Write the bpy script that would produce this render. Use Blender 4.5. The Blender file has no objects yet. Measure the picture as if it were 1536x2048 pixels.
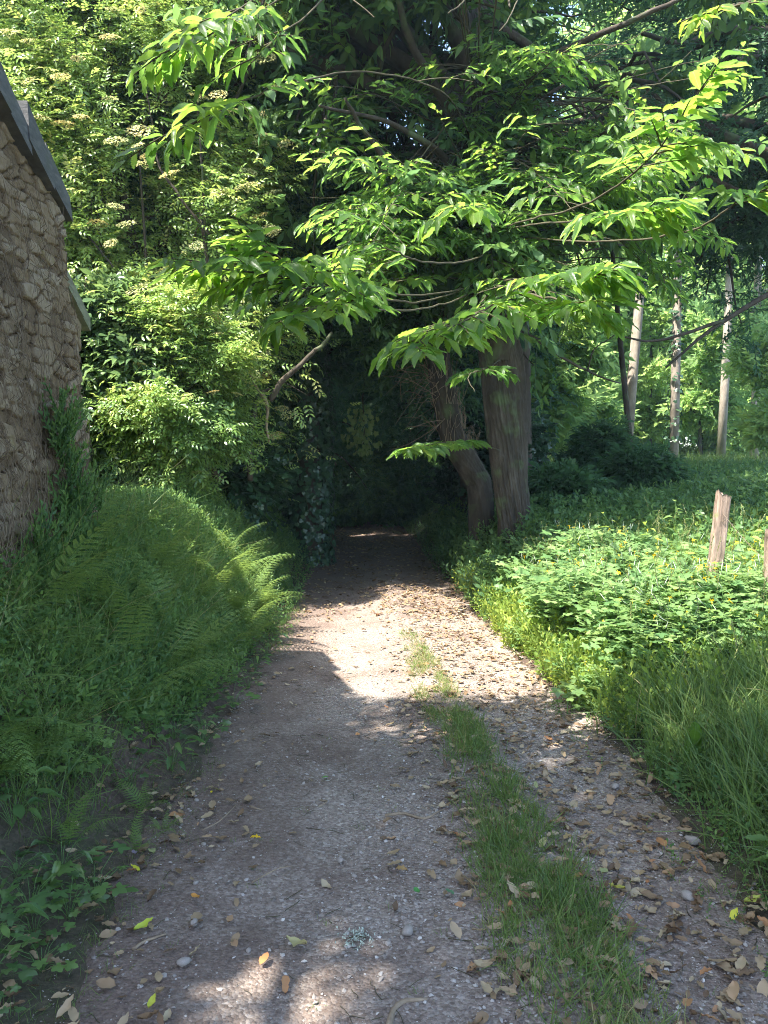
import bpy, math, random
import numpy as np
from math import radians as R, sin, cos, pi
from mathutils import Vector

random.seed(7)
rng = np.random.default_rng(11)
C = bpy.context.scene.collection
scene = bpy.context.scene

# ------------------------------------------------------------------ camera
FPX, PITCH, CAMZ = 1547.0, R(3.48), 1.6
cam_d = bpy.data.cameras.new('camera'); cam = bpy.data.objects.new('camera', cam_d); C.objects.link(cam)
cam.location = (0, 0, CAMZ); cam.rotation_euler = (R(90) - PITCH, 0, 0)
cam_d.sensor_fit = 'VERTICAL'; cam_d.sensor_height = 36; cam_d.lens = 36 * FPX / 2048
cam_d.clip_start = 0.05; cam_d.clip_end = 2000
scene.camera = cam

# ------------------------------------------------------------------ sun, sky, exposure
SUN_TRAVEL = np.array([.48, .31, -1.0]); SUN_TRAVEL = SUN_TRAVEL / np.linalg.norm(SUN_TRAVEL)
TOSUN = -SUN_TRAVEL
elev = math.asin(TOSUN[2])
sd = bpy.data.lights.new('sun', 'SUN'); sd.energy = 4.0; sd.angle = R(.53); sd.color = (1.0, .955, .87)
sun = bpy.data.objects.new('sun', sd); C.objects.link(sun)
sun.rotation_euler = Vector(SUN_TRAVEL).to_track_quat('-Z', 'Y').to_euler()
w = bpy.data.worlds.new('World'); scene.world = w; w.use_nodes = True
nt = w.node_tree; nt.nodes.clear()
sky = nt.nodes.new('ShaderNodeTexSky'); sky.sky_type = 'NISHITA'; sky.sun_disc = False
sky.sun_elevation = elev; sky.sun_rotation = math.atan2(TOSUN[0], TOSUN[1])
sky.air_density = .9; sky.dust_density = 1.4; sky.ozone_density = .9
bg = nt.nodes.new('ShaderNodeBackground'); bg.inputs[1].default_value = .15
out = nt.nodes.new('ShaderNodeOutputWorld')
nt.links.new(sky.outputs[0], bg.inputs[0]); nt.links.new(bg.outputs[0], out.inputs[0])
vs = scene.view_settings; vs.view_transform = 'Standard'; vs.look = 'None'; vs.gamma = 1; vs.exposure = 2.32
scene.cycles.use_denoising = True; scene.cycles.denoising_prefilter = 'NONE'; scene.cycles.filter_width = 1.0
scene.cycles.max_bounces = 12; scene.cycles.diffuse_bounces = 7; scene.cycles.glossy_bounces = 2
scene.cycles.transmission_bounces = 8; scene.cycles.transparent_max_bounces = 4
scene.cycles.sample_clamp_indirect = 6
scene.cycles.caustics_reflective = False; scene.cycles.caustics_refractive = False

# ------------------------------------------------------------------ helpers
def at(px, py, d):
    """world point that lies d metres ahead of the camera in the direction of a photo pixel"""
    u = (px - 768) / FPX; v = -(py - 1024) / FPX
    return np.array([u * d, d * (cos(PITCH) + v * sin(PITCH)), CAMZ + d * (-sin(PITCH) + v * cos(PITCH))])

def hsh(i, j, k, seed):
    v = np.sin(i * 127.1 + j * 311.7 + k * 74.7 + seed * 53.3) * 43758.5453
    return v - np.floor(v)
def vnoise(x, y, z=0.0, seed=0):
    x, y, z = np.broadcast_arrays(np.asarray(x, float), np.asarray(y, float), np.asarray(z, float))
    i, j, k = np.floor(x), np.floor(y), np.floor(z)
    a, b, c = x - i, y - j, z - k
    a, b, c = a*a*(3-2*a), b*b*(3-2*b), c*c*(3-2*c)
    r = 0
    for di in (0, 1):
        for dj in (0, 1):
            for dk in (0, 1):
                r = r + hsh(i+di, j+dj, k+dk, seed) * (a if di else 1-a) * (b if dj else 1-b) * (c if dk else 1-c)
    return r
def fbm(x, y, z=0.0, seed=0, oct=4):
    s, a, t = 0, 1., 0
    for o in range(oct):
        s = s + a * vnoise(np.asarray(x)*2**o, np.asarray(y)*2**o, np.asarray(z)*2**o, seed+o); t += a; a *= .5
    return s / t
def sstep(a, b, x):
    t = np.clip((x - a) / (b - a), 0, 1); return t*t*(3-2*t)
def norm(v):
    return v / np.maximum(np.linalg.norm(v, axis=-1, keepdims=True), 1e-9)

class MB:
    """collects vertices, faces, one tint value and uv per vertex; links them as ONE mesh object"""
    def __init__(s): s.V=[]; s.F={}; s.T=[]; s.U=[]; s.M={}; s.n=0
    def add(s, V, Fs, tint=0.5, uv=None, mat=0):
        V = np.asarray(V, float).reshape(-1, 3)
        if len(V) == 0: return
        for F in Fs:
            F = np.asarray(F, np.int64)
            if F.size == 0: continue
            s.F.setdefault(F.shape[1], []).append(F + s.n)
            s.M.setdefault(F.shape[1], []).append(np.full(len(F), mat))
        s.V.append(V); s.T.append(np.broadcast_to(np.asarray(tint, float), (len(V),)).copy())
        s.U.append(np.zeros((len(V), 2)) if uv is None else np.asarray(uv, float)); s.n += len(V)
    def mesh(s, name, mats, smooth=True):
        me = bpy.data.meshes.new(name)
        V = np.concatenate(s.V); T = np.concatenate(s.T); U = np.concatenate(s.U)
        me.vertices.add(len(V)); me.vertices.foreach_set('co', V.astype(np.float32).ravel())
        loops=[]; tot=[]; mi=[]
        for k in s.F:
            for f, m in zip(s.F[k], s.M[k]):
                loops.append(f.ravel()); tot.append(np.full(len(f), k)); mi.append(m)
        loops = np.concatenate(loops); tot = np.concatenate(tot); mi = np.concatenate(mi)
        start = np.concatenate([[0], np.cumsum(tot)[:-1]])
        me.loops.add(len(loops)); me.loops.foreach_set('vertex_index', loops.astype(np.int32))
        me.polygons.add(len(tot)); me.polygons.foreach_set('loop_start', start.astype(np.int32))
        me.polygons.foreach_set('loop_total', tot.astype(np.int32))
        me.polygons.foreach_set('use_smooth', np.full(len(tot), bool(smooth)))
        me.polygons.foreach_set('material_index', mi.astype(np.int32))
        a = me.attributes.new('tint', 'FLOAT', 'POINT'); a.data.foreach_set('value', T.astype(np.float32))
        if np.any(U):
            a = me.attributes.new('leafuv', 'FLOAT2', 'POINT'); a.data.foreach_set('vector', U.astype(np.float32).ravel())
        for m in (mats if isinstance(mats, (list, tuple)) else [mats]): me.materials.append(m)
        me.update(calc_edges=True)
        return me
    def build(s, name, mats, parent=None, smooth=True):
        o = bpy.data.objects.new(name, s.mesh(name, mats, smooth)); C.objects.link(o)
        if parent: o.parent = parent
        return o

def tag(o, label=None, cat=None, group=None, kind=None):
    if label: o['label'] = label
    if cat: o['category'] = cat
    if group: o['group'] = group
    if kind: o['kind'] = kind
    return o
def empty(name, loc=(0,0,0)):
    o = bpy.data.objects.new(name, None); C.objects.link(o); o.location = loc; o.empty_display_size = .1
    return o
def put(name, me, loc=(0,0,0), rot=(0,0,0), sc=1, parent=None):
    o = bpy.data.objects.new(name, me); C.objects.link(o); o.location = loc; o.rotation_euler = rot
    o.scale = (sc, sc, sc) if not isinstance(sc, (tuple, list)) else sc
    if parent: o.parent = parent
    return o
def copy_tree(o, parent=None):
    c = o.copy(); C.objects.link(c)
    if parent: c.parent = parent
    for ch in list(o.children): copy_tree(ch, c)
    return c

def frames(a, n):
    """rotation matrices (N,3,3): local Y -> a, local Z -> near n"""
    a = norm(a); x = norm(np.cross(a, n)); z = np.cross(x, a)
    return np.stack([x, a, z], axis=-1)
def inst(tpl, P, Rm, S, tint):
    """copies of a template as arrays"""
    V, Fs, tt, uv = tpl
    N = len(P); n = len(V)
    S = np.asarray(S, float)
    if S.ndim == 0: S = np.full(N, float(S))
    W = np.einsum('nij,kj->nki', Rm, V) * S[:, None, None] + P[:, None, :]
    off = (np.arange(N) * n)
    FF = [(F[None] + off[:, None, None]).reshape(-1, F.shape[1]) for F in Fs]
    T = np.clip(np.asarray(tint)[:, None] + tt[None] , 0, 1).ravel()
    U = np.broadcast_to(uv[None], (N, n, 2)).reshape(-1, 2)
    return W.reshape(-1, 3), FF, T, U
def rdirs(n, up=0., spread=1.):
    d = rng.normal(size=(n, 3)) * spread; d[:, 2] += up
    return norm(d)
def scatter(mb, tpls, P, A, Nn, S, tint, mat=0):
    k = rng.integers(0, len(tpls), len(P)); Rm = frames(A, Nn)
    for i, t in enumerate(tpls):
        m = k == i
        if m.any():
            V, F, T, U = inst(t, P[m], Rm[m], S[m] if np.ndim(S) else S, tint[m])
            mb.add(V, F, T, U, mat)
def merge(parts):
    V=[]; F={}; T=[]; U=[]; n=0
    for v, fs, t, u in parts:
        for f in fs: F.setdefault(f.shape[1], []).append(f+n)
        V.append(v); T.append(t); U.append(u); n += len(v)
    return np.concatenate(V), [np.concatenate(f) for f in F.values()], np.concatenate(T), np.concatenate(U)

def tube(mb, P, rad, sides=7, tint=.5, mat=0, uvs=False, cap=True):
    P = np.asarray(P, float); n = len(P); rad = np.broadcast_to(np.asarray(rad, float), (n,))
    t = np.gradient(P, axis=0); t = norm(t)
    ref = np.array([0, 0, 1.]) if abs(t[0][2]) < .8 else np.array([1., 0, 0])
    X = norm(np.cross(t, ref)); Y = np.cross(t, X)
    a = np.linspace(0, 2*pi, sides, endpoint=False)
    V = P[:, None] + rad[:, None, None] * (np.cos(a)[None, :, None]*X[:, None] + np.sin(a)[None, :, None]*Y[:, None])
    i = np.arange(n-1)[:, None]*sides; j = np.arange(sides)[None]
    j2 = (j+1) % sides
    F = np.stack([i+j, i+j2, i+sides+j2, i+sides+j], -1).reshape(-1, 4)
    V = V.reshape(-1, 3); fs = [F]
    if cap:
        fs.append(np.arange(sides)[None, ::-1]); fs.append((np.arange(sides) + (n-1)*sides)[None])
    mb.add(V, fs, tint, None, mat)
def curve(pts, n=12):
    """smooth line through points (Catmull-Rom)"""
    p = np.asarray(pts, float); p = np.vstack([2*p[0]-p[1], p, 2*p[-1]-p[-2]])
    m = len(p) - 3; o = []
    for k in np.linspace(0, m - 1e-6, n):
        i = int(k); t = k - i; a, b, c, d = p[i:i+4]
        o.append(.5*((2*b) + (-a+c)*t + (2*a-5*b+4*c-d)*t*t + (-a+3*b-3*c+d)*t**3))
    return np.array(o)

# ------------------------------------------------------------------ materials
def newmat(name):
    m = bpy.data.materials.new(name); m.use_nodes = True; nt = m.node_tree; nt.nodes.clear()
    o = nt.nodes.new('ShaderNodeOutputMaterial'); return m, nt, o
def N(nt, t, **kw):
    n = nt.nodes.new(t)
    for k, v in kw.items():
        if k.startswith('i_'): n.inputs[k[2:]].default_value = v
        else: setattr(n, k, v)
    return n
def ramp(nt, fac, stops):
    r = nt.nodes.new('ShaderNodeValToRGB'); e = r.color_ramp.elements
    while len(e) > 1: e.remove(e[-1])
    e[0].position = stops[0][0]; e[0].color = (*stops[0][1], 1)
    for p, c in stops[1:]:
        q = e.new(p); q.color = (*c, 1)
    nt.links.new(fac, r.inputs[0]); return r
def leafmat(name, cols, trans=.42, tcol=2.2, rough=.42, spec=.45, veins=False, objrand=False):
    """diffuse + translucent leaf; its colour follows the leaf's own tint"""
    m, nt, o = newmat(name); L = nt.links.new
    at_ = N(nt, 'ShaderNodeAttribute', attribute_name='tint')
    fac = at_.outputs['Fac']
    if objrand:
        oi = N(nt, 'ShaderNodeObjectInfo'); fac = oi.outputs['Random']
    r = ramp(nt, fac, cols); col = r.outputs[0]
    geo = N(nt, 'ShaderNodeNewGeometry')
    no = N(nt, 'ShaderNodeTexNoise', i_Scale=9.0, i_Detail=3.0); L(geo.outputs['Position'], no.inputs['Vector'])
    mr = N(nt, 'ShaderNodeMapRange'); mr.inputs['To Min'].default_value = .8; mr.inputs['To Max'].default_value = 1.2
    L(no.outputs[0], mr.inputs[0])
    hs = N(nt, 'ShaderNodeHueSaturation'); L(col, hs.inputs['Color']); L(mr.outputs[0], hs.inputs['Value']); col = hs.outputs[0]
    bs = N(nt, 'ShaderNodeBsdfPrincipled', i_Roughness=rough); bs.inputs['Specular IOR Level'].default_value = spec
    if veins:
        uv = N(nt, 'ShaderNodeAttribute', attribute_name='leafuv')
        sx = N(nt, 'ShaderNodeSeparateXYZ'); L(uv.outputs['Vector'], sx.inputs[0])
        ab = N(nt, 'ShaderNodeMath', operation='ABSOLUTE'); L(sx.outputs[0], ab.inputs[0])
        ma = N(nt, 'ShaderNodeMath', operation='MULTIPLY_ADD'); L(ab.outputs[0], ma.inputs[0]); ma.inputs[1].default_value = -.9
        m2 = N(nt, 'ShaderNodeMath', operation='MULTIPLY'); L(sx.outputs[1], m2.inputs[0]); m2.inputs[1].default_value = 1.0
        L(m2.outputs[0], ma.inputs[2])
        m3 = N(nt, 'ShaderNodeMath', operation='MULTIPLY'); L(ma.outputs[0], m3.inputs[0]); m3.inputs[1].default_value = 13.0
        fr = N(nt, 'ShaderNodeMath', operation='PINGPONG'); L(m3.outputs[0], fr.inputs[0]); fr.inputs[1].default_value = .5
        vr = N(nt, 'ShaderNodeMapRange'); L(fr.outputs[0], vr.inputs[0]); vr.inputs['From Max'].default_value = .12
        mid = N(nt, 'ShaderNodeMapRange'); L(ab.outputs[0], mid.inputs[0]); mid.inputs['From Max'].default_value = .05
        mn = N(nt, 'ShaderNodeMath', operation='MINIMUM'); L(vr.outputs[0], mn.inputs[0]); L(mid.outputs[0], mn.inputs[1])
        mx = N(nt, 'ShaderNodeMix', data_type='RGBA'); L(mn.outputs[0], mx.inputs[0])
        h2 = N(nt, 'ShaderNodeHueSaturation', i_Value=1.5, i_Saturation=.85); L(col, h2.inputs['Color'])
        L(h2.outputs[0], mx.inputs[6]); L(col, mx.inputs[7]); col = mx.outputs[2]
        bp = N(nt, 'ShaderNodeBump', i_Strength=.35, i_Distance=.004); L(mn.outputs[0], bp.inputs['Height']); L(bp.outputs[0], bs.inputs['Normal'])
    L(col, bs.inputs['Base Color'])
    if trans > 0:
        tr = N(nt, 'ShaderNodeBsdfTranslucent')
        h3 = N(nt, 'ShaderNodeHueSaturation', i_Hue=.478, i_Value=tcol, i_Saturation=1.05); L(col, h3.inputs['Color']); L(h3.outputs[0], tr.inputs[0])
        mi = N(nt, 'ShaderNodeMixShader'); mi.inputs[0].default_value = trans; L(bs.outputs[0], mi.inputs[1]); L(tr.outputs[0], mi.inputs[2])
        L(mi.outputs[0], o.inputs[0])
    else: L(bs.outputs[0], o.inputs[0])
    return m
def surf(name, stops, scale=4., detail=6., rough=.85, bump=.5, dist=.02, stretch=(1,1,1), attr=None, spec=.3, second=None):
    """noise coloured rough surface"""
    m, nt, o = newmat(name); L = nt.links.new
    tc = N(nt, 'ShaderNodeTexCoord'); mp = N(nt, 'ShaderNodeMapping'); mp.inputs['Scale'].default_value = stretch
    L(tc.outputs['Object'], mp.inputs[0])
    no = N(nt, 'ShaderNodeTexNoise', i_Scale=scale, i_Detail=detail, i_Roughness=.62); L(mp.outputs[0], no.inputs['Vector'])
    fac = no.outputs[0]
    if attr:
        a = N(nt, 'ShaderNodeAttribute', attribute_name=attr)
        md = N(nt, 'ShaderNodeMath', operation='ADD'); L(a.outputs['Fac'], md.inputs[0])
        ms = N(nt, 'ShaderNodeMath', operation='MULTIPLY_ADD'); L(fac, ms.inputs[0]); ms.inputs[1].default_value = .7; ms.inputs[2].default_value = -.35
        L(ms.outputs[0], md.inputs[1]); fac = md.outputs[0]
    r = ramp(nt, fac, stops); col = r.outputs[0]
    if second:
        n2 = N(nt, 'ShaderNodeTexNoise', i_Scale=second[0], i_Detail=4.); L(tc.outputs['Object'], n2.inputs['Vector'])
        mr = N(nt, 'ShaderNodeMapRange'); L(n2.outputs[0], mr.inputs[0]); mr.inputs['From Min'].default_value = second[2]; mr.inputs['From Max'].default_value = second[2]+.12
        mx = N(nt, 'ShaderNodeMix', data_type='RGBA'); L(mr.outputs[0], mx.inputs[0]); L(col, mx.inputs[6]); mx.inputs[7].default_value = (*second[1], 1); col = mx.outputs[2]
    bs = N(nt, 'ShaderNodeBsdfPrincipled', i_Roughness=rough); bs.inputs['Specular IOR Level'].default_value = spec
    L(col, bs.inputs['Base Color'])
    n3 = N(nt, 'ShaderNodeTexNoise', i_Scale=scale*3, i_Detail=6., i_Roughness=.7); L(mp.outputs[0], n3.inputs['Vector'])
    bp = N(nt, 'ShaderNodeBump', i_Strength=bump, i_Distance=dist); L(n3.outputs[0], bp.inputs['Height']); L(bp.outputs[0], bs.inputs['Normal'])
    L(bs.outputs[0], o.inputs[0]); return m

M = {}
M['chestnut_leaf'] = leafmat('chestnut_leaf', [(0, (.040,.10,.022)), (.5, (.062,.14,.024)), (1, (.125,.205,.028))], .58, 2.9, .34, .5, veins=True)
M['canopy_leaf'] = leafmat('canopy_leaf', [(0, (.055,.12,.052)), (.6, (.080,.165,.052)), (1, (.13,.22,.05))], .5, 2.0, .42, .4)
M['oak_leaf'] = leafmat('oak_leaf', [(0, (.048,.105,.062)), (.6, (.065,.14,.066)), (1, (.10,.18,.06))], .48, 2.0, .45, .35)
M['elder_leaf'] = leafmat('elder_leaf', [(0, (.11,.21,.065)), (.5, (.21,.33,.085)), (.85, (.32,.42,.11)), (1, (.42,.43,.15))], .4, 1.7, .34, .7)
M['ivy_leaf'] = leafmat('ivy_leaf', [(0, (.025,.06,.03)), (.6, (.04,.09,.04)), (1, (.07,.13,.045))], .2, 1.6, .3, .6)
M['laurel_leaf'] = leafmat('laurel_leaf', [(0, (.06,.11,.05)), (.6, (.10,.17,.06)), (1, (.18,.26,.08))], .3, 2., .28, .65)
M['fern_leaf'] = leafmat('fern_leaf', [(0, (.08,.15,.05)), (.5, (.13,.21,.055)), (1, (.22,.30,.07))], .35, 2.1, .5, .3)
M['herb_leaf'] = leafmat('herb_leaf', [(0, (.07,.15,.055)), (.5, (.11,.20,.06)), (1, (.19,.29,.08))], .42, 2.1, .45, .35)
M['celandine_leaf'] = leafmat('celandine_leaf', [(0, (.10,.20,.07)), (.5, (.17,.28,.10)), (1, (.26,.37,.14))], .42, 1.8, .5, .35)
M['bright_herb'] = leafmat('bright_herb', [(0, (.12,.21,.04)), (.5, (.22,.32,.06)), (1, (.36,.42,.09))], .42, 1.7, .5, .3)
M['grass_blade'] = leafmat('grass_blade', [(0, (.07,.13,.04)), (.5, (.12,.19,.05)), (.9, (.16,.23,.06)), (1, (.30,.27,.12))], .38, 1.9, .45, .35)
M['far_leaf'] = leafmat('far_leaf', [(0, (.14,.25,.10)), (.5, (.22,.34,.12)), (1, (.33,.43,.14))], .58, 2., .5, .3)
M['blossom'] = leafmat('blossom', [(0, (.42,.47,.16)), (.6, (.58,.57,.28)), (1, (.52,.42,.15))], .3, 1.1, .7, .2)
M['yellow_petal'] = leafmat('yellow_petal', [(0, (.8,.55,.02)), (1, (.85,.65,.03))], .3, 1.1, .5, .3)
M['litter'] = leafmat('litter', [(0, (.15,.09,.05)), (.3, (.26,.18,.10)), (.6, (.36,.27,.16)), (.8, (.42,.34,.22)), (.93, (.38,.19,.08)), (1, (.30,.33,.14))], .12, 1.2, .6, .3, objrand=True)
M['litter_mass'] = leafmat('litter_mass', [(0, (.13,.08,.045)), (.3, (.24,.16,.09)), (.6, (.35,.26,.15)), (.85, (.42,.34,.22)), (1, (.36,.18,.08))], .12, 1.2, .6, .3)
def plain_leaf(n, c): return leafmat(n, [(0, c), (1, c)], .2, 1.2, .5, .35)
M['bark_chestnut'] = surf('bark_chestnut', [(.0, (.010,.006,.004)), (.3, (.035,.021,.013)), (.7, (.115,.068,.042)), (1, (.20,.125,.08))], 13., 8, .92, 1., .03, (1,1,.25), attr='tint', second=(2.6, (.07,.085,.035), .66))
M['bark_grey'] = surf('bark_grey', [(.2, (.025,.02,.015)), (.55, (.075,.06,.045)), (.85, (.16,.14,.11))], 7., 6, .9, .8, .02, (1,1,.3), second=(3., (.10,.13,.06), .56))
M['bark_pale'] = surf('bark_pale', [(.2, (.14,.11,.09)), (.55, (.38,.32,.26)), (.85, (.55,.48,.42))], 6., 6, .85, .8, .02, (1,1,.4))
M['twig'] = surf('twig', [(.2, (.04,.035,.018)), (.8, (.10,.085,.045))], 20., 3, .8, .3, .004)
M['dead_wood'] = surf('dead_wood', [(.2, (.14,.10,.065)), (.8, (.40,.31,.21))], 15., 6, .9, .6, .006, (1,1,.4))
M['dry_stem'] = surf('dry_stem', [(.1, (.08,.058,.038)), (.8, (.24,.18,.12))], 12., 4, .9, .4, .004)
M['post_wood'] = surf('post_wood', [(.2, (.05,.035,.025)), (.42, (.20,.14,.105)), (.6, (.36,.26,.20)), (.8, (.50,.39,.31))], 22., 9, .9, 1., .012, (1,1,.16), second=(9., (.20,.22,.08), .66))
M['green_stem'] = surf('green_stem', [(.1, (.07,.16,.04)), (.9, (.16,.27,.08))], 12., 3, .6, .1, .002)
M['pod'] = surf('pod', [(.1, (.25,.32,.22)), (.9, (.45,.48,.36))], 12., 3, .6, .1, .002)
M['stone'] = surf('stone', [(.0, (.03,.02,.013)), (.3, (.13,.09,.055)), (.6, (.23,.165,.10)), (1, (.32,.26,.185))], 14., 8, .92, .9, .015, attr='tint', second=(3.2, (.24,.20,.07), .64))
M['slate'] = surf('slate', [(.2, (.055,.057,.06)), (.5, (.10,.10,.10)), (.8, (.17,.165,.155))], 9., 6, .7, .6, .008, (1,1,3), attr=None, second=(4., (.10,.11,.07), .6))
M['slate_mossy'] = surf('slate_mossy', [(.2, (.12,.13,.09)), (.8, (.30,.30,.22))], 9., 6, .8, .6, .008, (1,1,3))
M['wire'] = surf('wire', [(.2, (.16,.10,.06)), (.8, (.28,.22,.17))], 30., 3, .5, .2, .001)
M['pebble'] = surf('pebble', [(.0, (.12,.10,.085)), (.5, (.30,.26,.225)), (1, (.55,.51,.46))], 16., 4, .85, .4, .004, attr='tint')
M['foam_lichen'] = surf('lichen', [(.2, (.30,.36,.28)), (.8, (.55,.60,.50))], 40., 4, .9, .6, .004)

# ground and path
def ground_mat():
    m, nt, o = newmat('woodland_soil'); L = nt.links.new
    g = N(nt, 'ShaderNodeNewGeometry')
    n1 = N(nt, 'ShaderNodeTexNoise', i_Scale=1.3, i_Detail=8., i_Roughness=.65); L(g.outputs['Position'], n1.inputs['Vector'])
    n2 = N(nt, 'ShaderNodeTexNoise', i_Scale=26., i_Detail=8., i_Roughness=.7); L(g.outputs['Position'], n2.inputs['Vector'])
    r = ramp(nt, n2.outputs[0], [(.3, (.045,.027,.020)), (.55, (.11,.072,.053)), (.75, (.20,.14,.10))])
    sx = N(nt, 'ShaderNodeSeparateXYZ'); L(g.outputs['Position'], sx.inputs[0])
    far = N(nt, 'ShaderNodeMapRange'); L(sx.outputs[1], far.inputs[0]); far.inputs['From Min'].default_value = 14; far.inputs['From Max'].default_value = 22
    n1r = N(nt, 'ShaderNodeMapRange'); L(n1.outputs[0], n1r.inputs[0]); n1r.inputs['From Min'].default_value = .42; n1r.inputs['From Max'].default_value = .6
    mxm = N(nt, 'ShaderNodeMath', operation='MAXIMUM'); L(far.outputs[0], mxm.inputs[0])
    mm = N(nt, 'ShaderNodeMath', operation='MULTIPLY'); L(n1r.outputs[0], mm.inputs[0]); mm.inputs[1].default_value = .35; L(mm.outputs[0], mxm.inputs[1])
    mx = N(nt, 'ShaderNodeMix', data_type='RGBA'); L(mxm.outputs[0], mx.inputs[0]); L(r.outputs[0], mx.inputs[6]); mx.inputs[7].default_value = (.05,.10,.03,1)
    bs = N(nt, 'ShaderNodeBsdfPrincipled', i_Roughness=.95); L(mx.outputs[2], bs.inputs['Base Color'])
    bp = N(nt, 'ShaderNodeBump', i_Strength=.9, i_Distance=.03); L(n2.outputs[0], bp.inputs['Height']); L(bp.outputs[0], bs.inputs['Normal'])
    L(bs.outputs[0], o.inputs[0]); return m
def path_mat():
    m, nt, o = newmat('gravel_track'); L = nt.links.new
    g = N(nt, 'ShaderNodeNewGeometry'); P = g.outputs['Position']
    n1 = N(nt, 'ShaderNodeTexNoise', i_Scale=1.6, i_Detail=7., i_Roughness=.62); L(P, n1.inputs['Vector'])
    n2 = N(nt, 'ShaderNodeTexNoise', i_Scale=45., i_Detail=8., i_Roughness=.75); L(P, n2.inputs['Vector'])
    vo = N(nt, 'ShaderNodeTexVoronoi', i_Scale=90.); L(P, vo.inputs['Vector'])
    v2 = N(nt, 'ShaderNodeTexVoronoi', i_Scale=160.); L(P, v2.inputs['Vector'])
    fine = ramp(nt, n2.outputs[0], [(.3, (.12,.085,.064)), (.5, (.27,.21,.17)), (.72, (.46,.38,.315))])
    cs = N(nt, 'ShaderNodeSeparateColor'); L(vo.outputs['Color'], cs.inputs[0])
    gr = ramp(nt, cs.outputs[0], [(.0, (.12,.09,.075)), (.5, (.27,.225,.19)), (.85, (.42,.37,.32)), (1, (.62,.57,.52))])
    mx = N(nt, 'ShaderNodeMix', data_type='RGBA'); mx.inputs[0].default_value = .5; L(fine.outputs[0], mx.inputs[6]); L(gr.outputs[0], mx.inputs[7])
    # browner, finer soil towards the left edge and in patches
    sx = N(nt, 'ShaderNodeSeparateXYZ'); L(P, sx.inputs[0])
    e = N(nt, 'ShaderNodeMapRange'); L(sx.outputs[0], e.inputs[0]); e.inputs['From Min'].default_value = -.25; e.inputs['From Max'].default_value = -1.05
    pr = N(nt, 'ShaderNodeMapRange'); L(n1.outputs[0], pr.inputs[0]); pr.inputs['From Min'].default_value = .40; pr.inputs['From Max'].default_value = .66
    ad = N(nt, 'ShaderNodeMath', operation='ADD', use_clamp=True); L(e.outputs[0], ad.inputs[0]); L(pr.outputs[0], ad.inputs[1])
    ml = N(nt, 'ShaderNodeMath', operation='MULTIPLY'); L(ad.outputs[0], ml.inputs[0]); ml.inputs[1].default_value = .75
    so = ramp(nt, n2.outputs[0], [(.3, (.07,.045,.034)), (.7, (.20,.14,.11))])
    m2 = N(nt, 'ShaderNodeMix', data_type='RGBA'); L(ml.outputs[0], m2.inputs[0]); L(mx.outputs[2], m2.inputs[6]); L(so.outputs[0], m2.inputs[7])
    # red-brown earth further up the lane
    fy = N(nt, 'ShaderNodeMapRange'); L(sx.outputs[1], fy.inputs[0]); fy.inputs['From Min'].default_value = 6.5; fy.inputs['From Max'].default_value = 12; fy.inputs['To Max'].default_value = .75
    m3 = N(nt, 'ShaderNodeMix', data_type='RGBA'); L(fy.outputs[0], m3.inputs[0]); L(m2.outputs[2], m3.inputs[6]); m3.inputs[7].default_value = (.17,.12,.10,1)
    bs = N(nt, 'ShaderNodeBsdfPrincipled', i_Roughness=.93); bs.inputs['Specular IOR Level'].default_value = .25
    L(m3.outputs[2], bs.inputs['Base Color'])
    b1 = N(nt, 'ShaderNodeBump', i_Strength=.8, i_Distance=.008, invert=True); L(vo.outputs['Distance'], b1.inputs['Height'])
    b2 = N(nt, 'ShaderNodeBump', i_Strength=.7, i_Distance=.012); L(n2.outputs[0], b2.inputs['Height']); L(b1.outputs[0], b2.inputs['Normal'])
    L(b2.outputs[0], bs.inputs['Normal']); L(bs.outputs[0], o.inputs[0]); return m
M['ground'] = ground_mat(); M['path'] = path_mat()

# ------------------------------------------------------------------ terrain
def cxf(y): return np.interp(y, [2, 4, 6.6, 11, 16, 30], [.17, .17, .05, -.13, -.24, -1.2])
def hwf(y): return np.interp(y, [2, 4, 6.6, 11, 16], [1.12, 1.10, .96, .92, .9])
def H(x, y):
    x = np.asarray(x, float); y = np.asarray(y, float)
    c, hw = cxf(y), hwf(y)
    sl = (c - hw) - x; sr = x - (c + hw)
    left = 1.12*sstep(.05, 1.25, sl + .25*(fbm(x*1.3, y*1.3, 0, 5)-.5)) + .10*sstep(1.4, 5, sl)
    left = left * np.interp(y, [0, 3, 4.5, 9], [.45, .65, .95, 1.0])
    r1 = .22*sstep(0, .9, sr) + .30*sstep(.6, 3.2, sr)
    deep = sstep(7.5, 10.5, y)
    right = r1*(1-deep) + deep*(.75*sstep(.05, 1.3, sr) + .35*sstep(1.2, 6, sr))
    field = .25*sstep(9, 22, y)*sstep(1.5, 5, sr)
    z = left + right + field
    und = (.10*(fbm(x*.8, y*.8, 0, 9)-.5) + .16*(fbm(x*2.6, y*2.6, 0, 10)-.5)*(sl > 0)) * sstep(0, .8, np.maximum(sl, sr))
    inp = np.clip(1 - np.maximum(np.maximum(sl, sr), 0)*4, 0, 1)
    med = np.interp(y, [2, 4, 6, 8, 12], [.62, .50, .32, .15, 0.]) 
    rut = .035*np.exp(-((x-med)/.22)**2) - .02*np.exp(-((x-(c-.45))/.3)**2) - .02*np.exp(-((x-(c+.75))/.28)**2)
    z = z + und + inp*(rut + .02*(fbm(x*2.2, y*2.2, 0, 3)-.5) + .007*(fbm(x*14, y*14, 0, 4)-.5))
    z = z + .9*sstep(19, 27, y)*sstep(4, 1, np.abs(x-c))
    far = sstep(40, 160, np.hypot(x, y)); z = z*(1-far) + far*(1.0 + 2*fbm(x*.01, y*.01, 0, 8))
    return z
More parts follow.
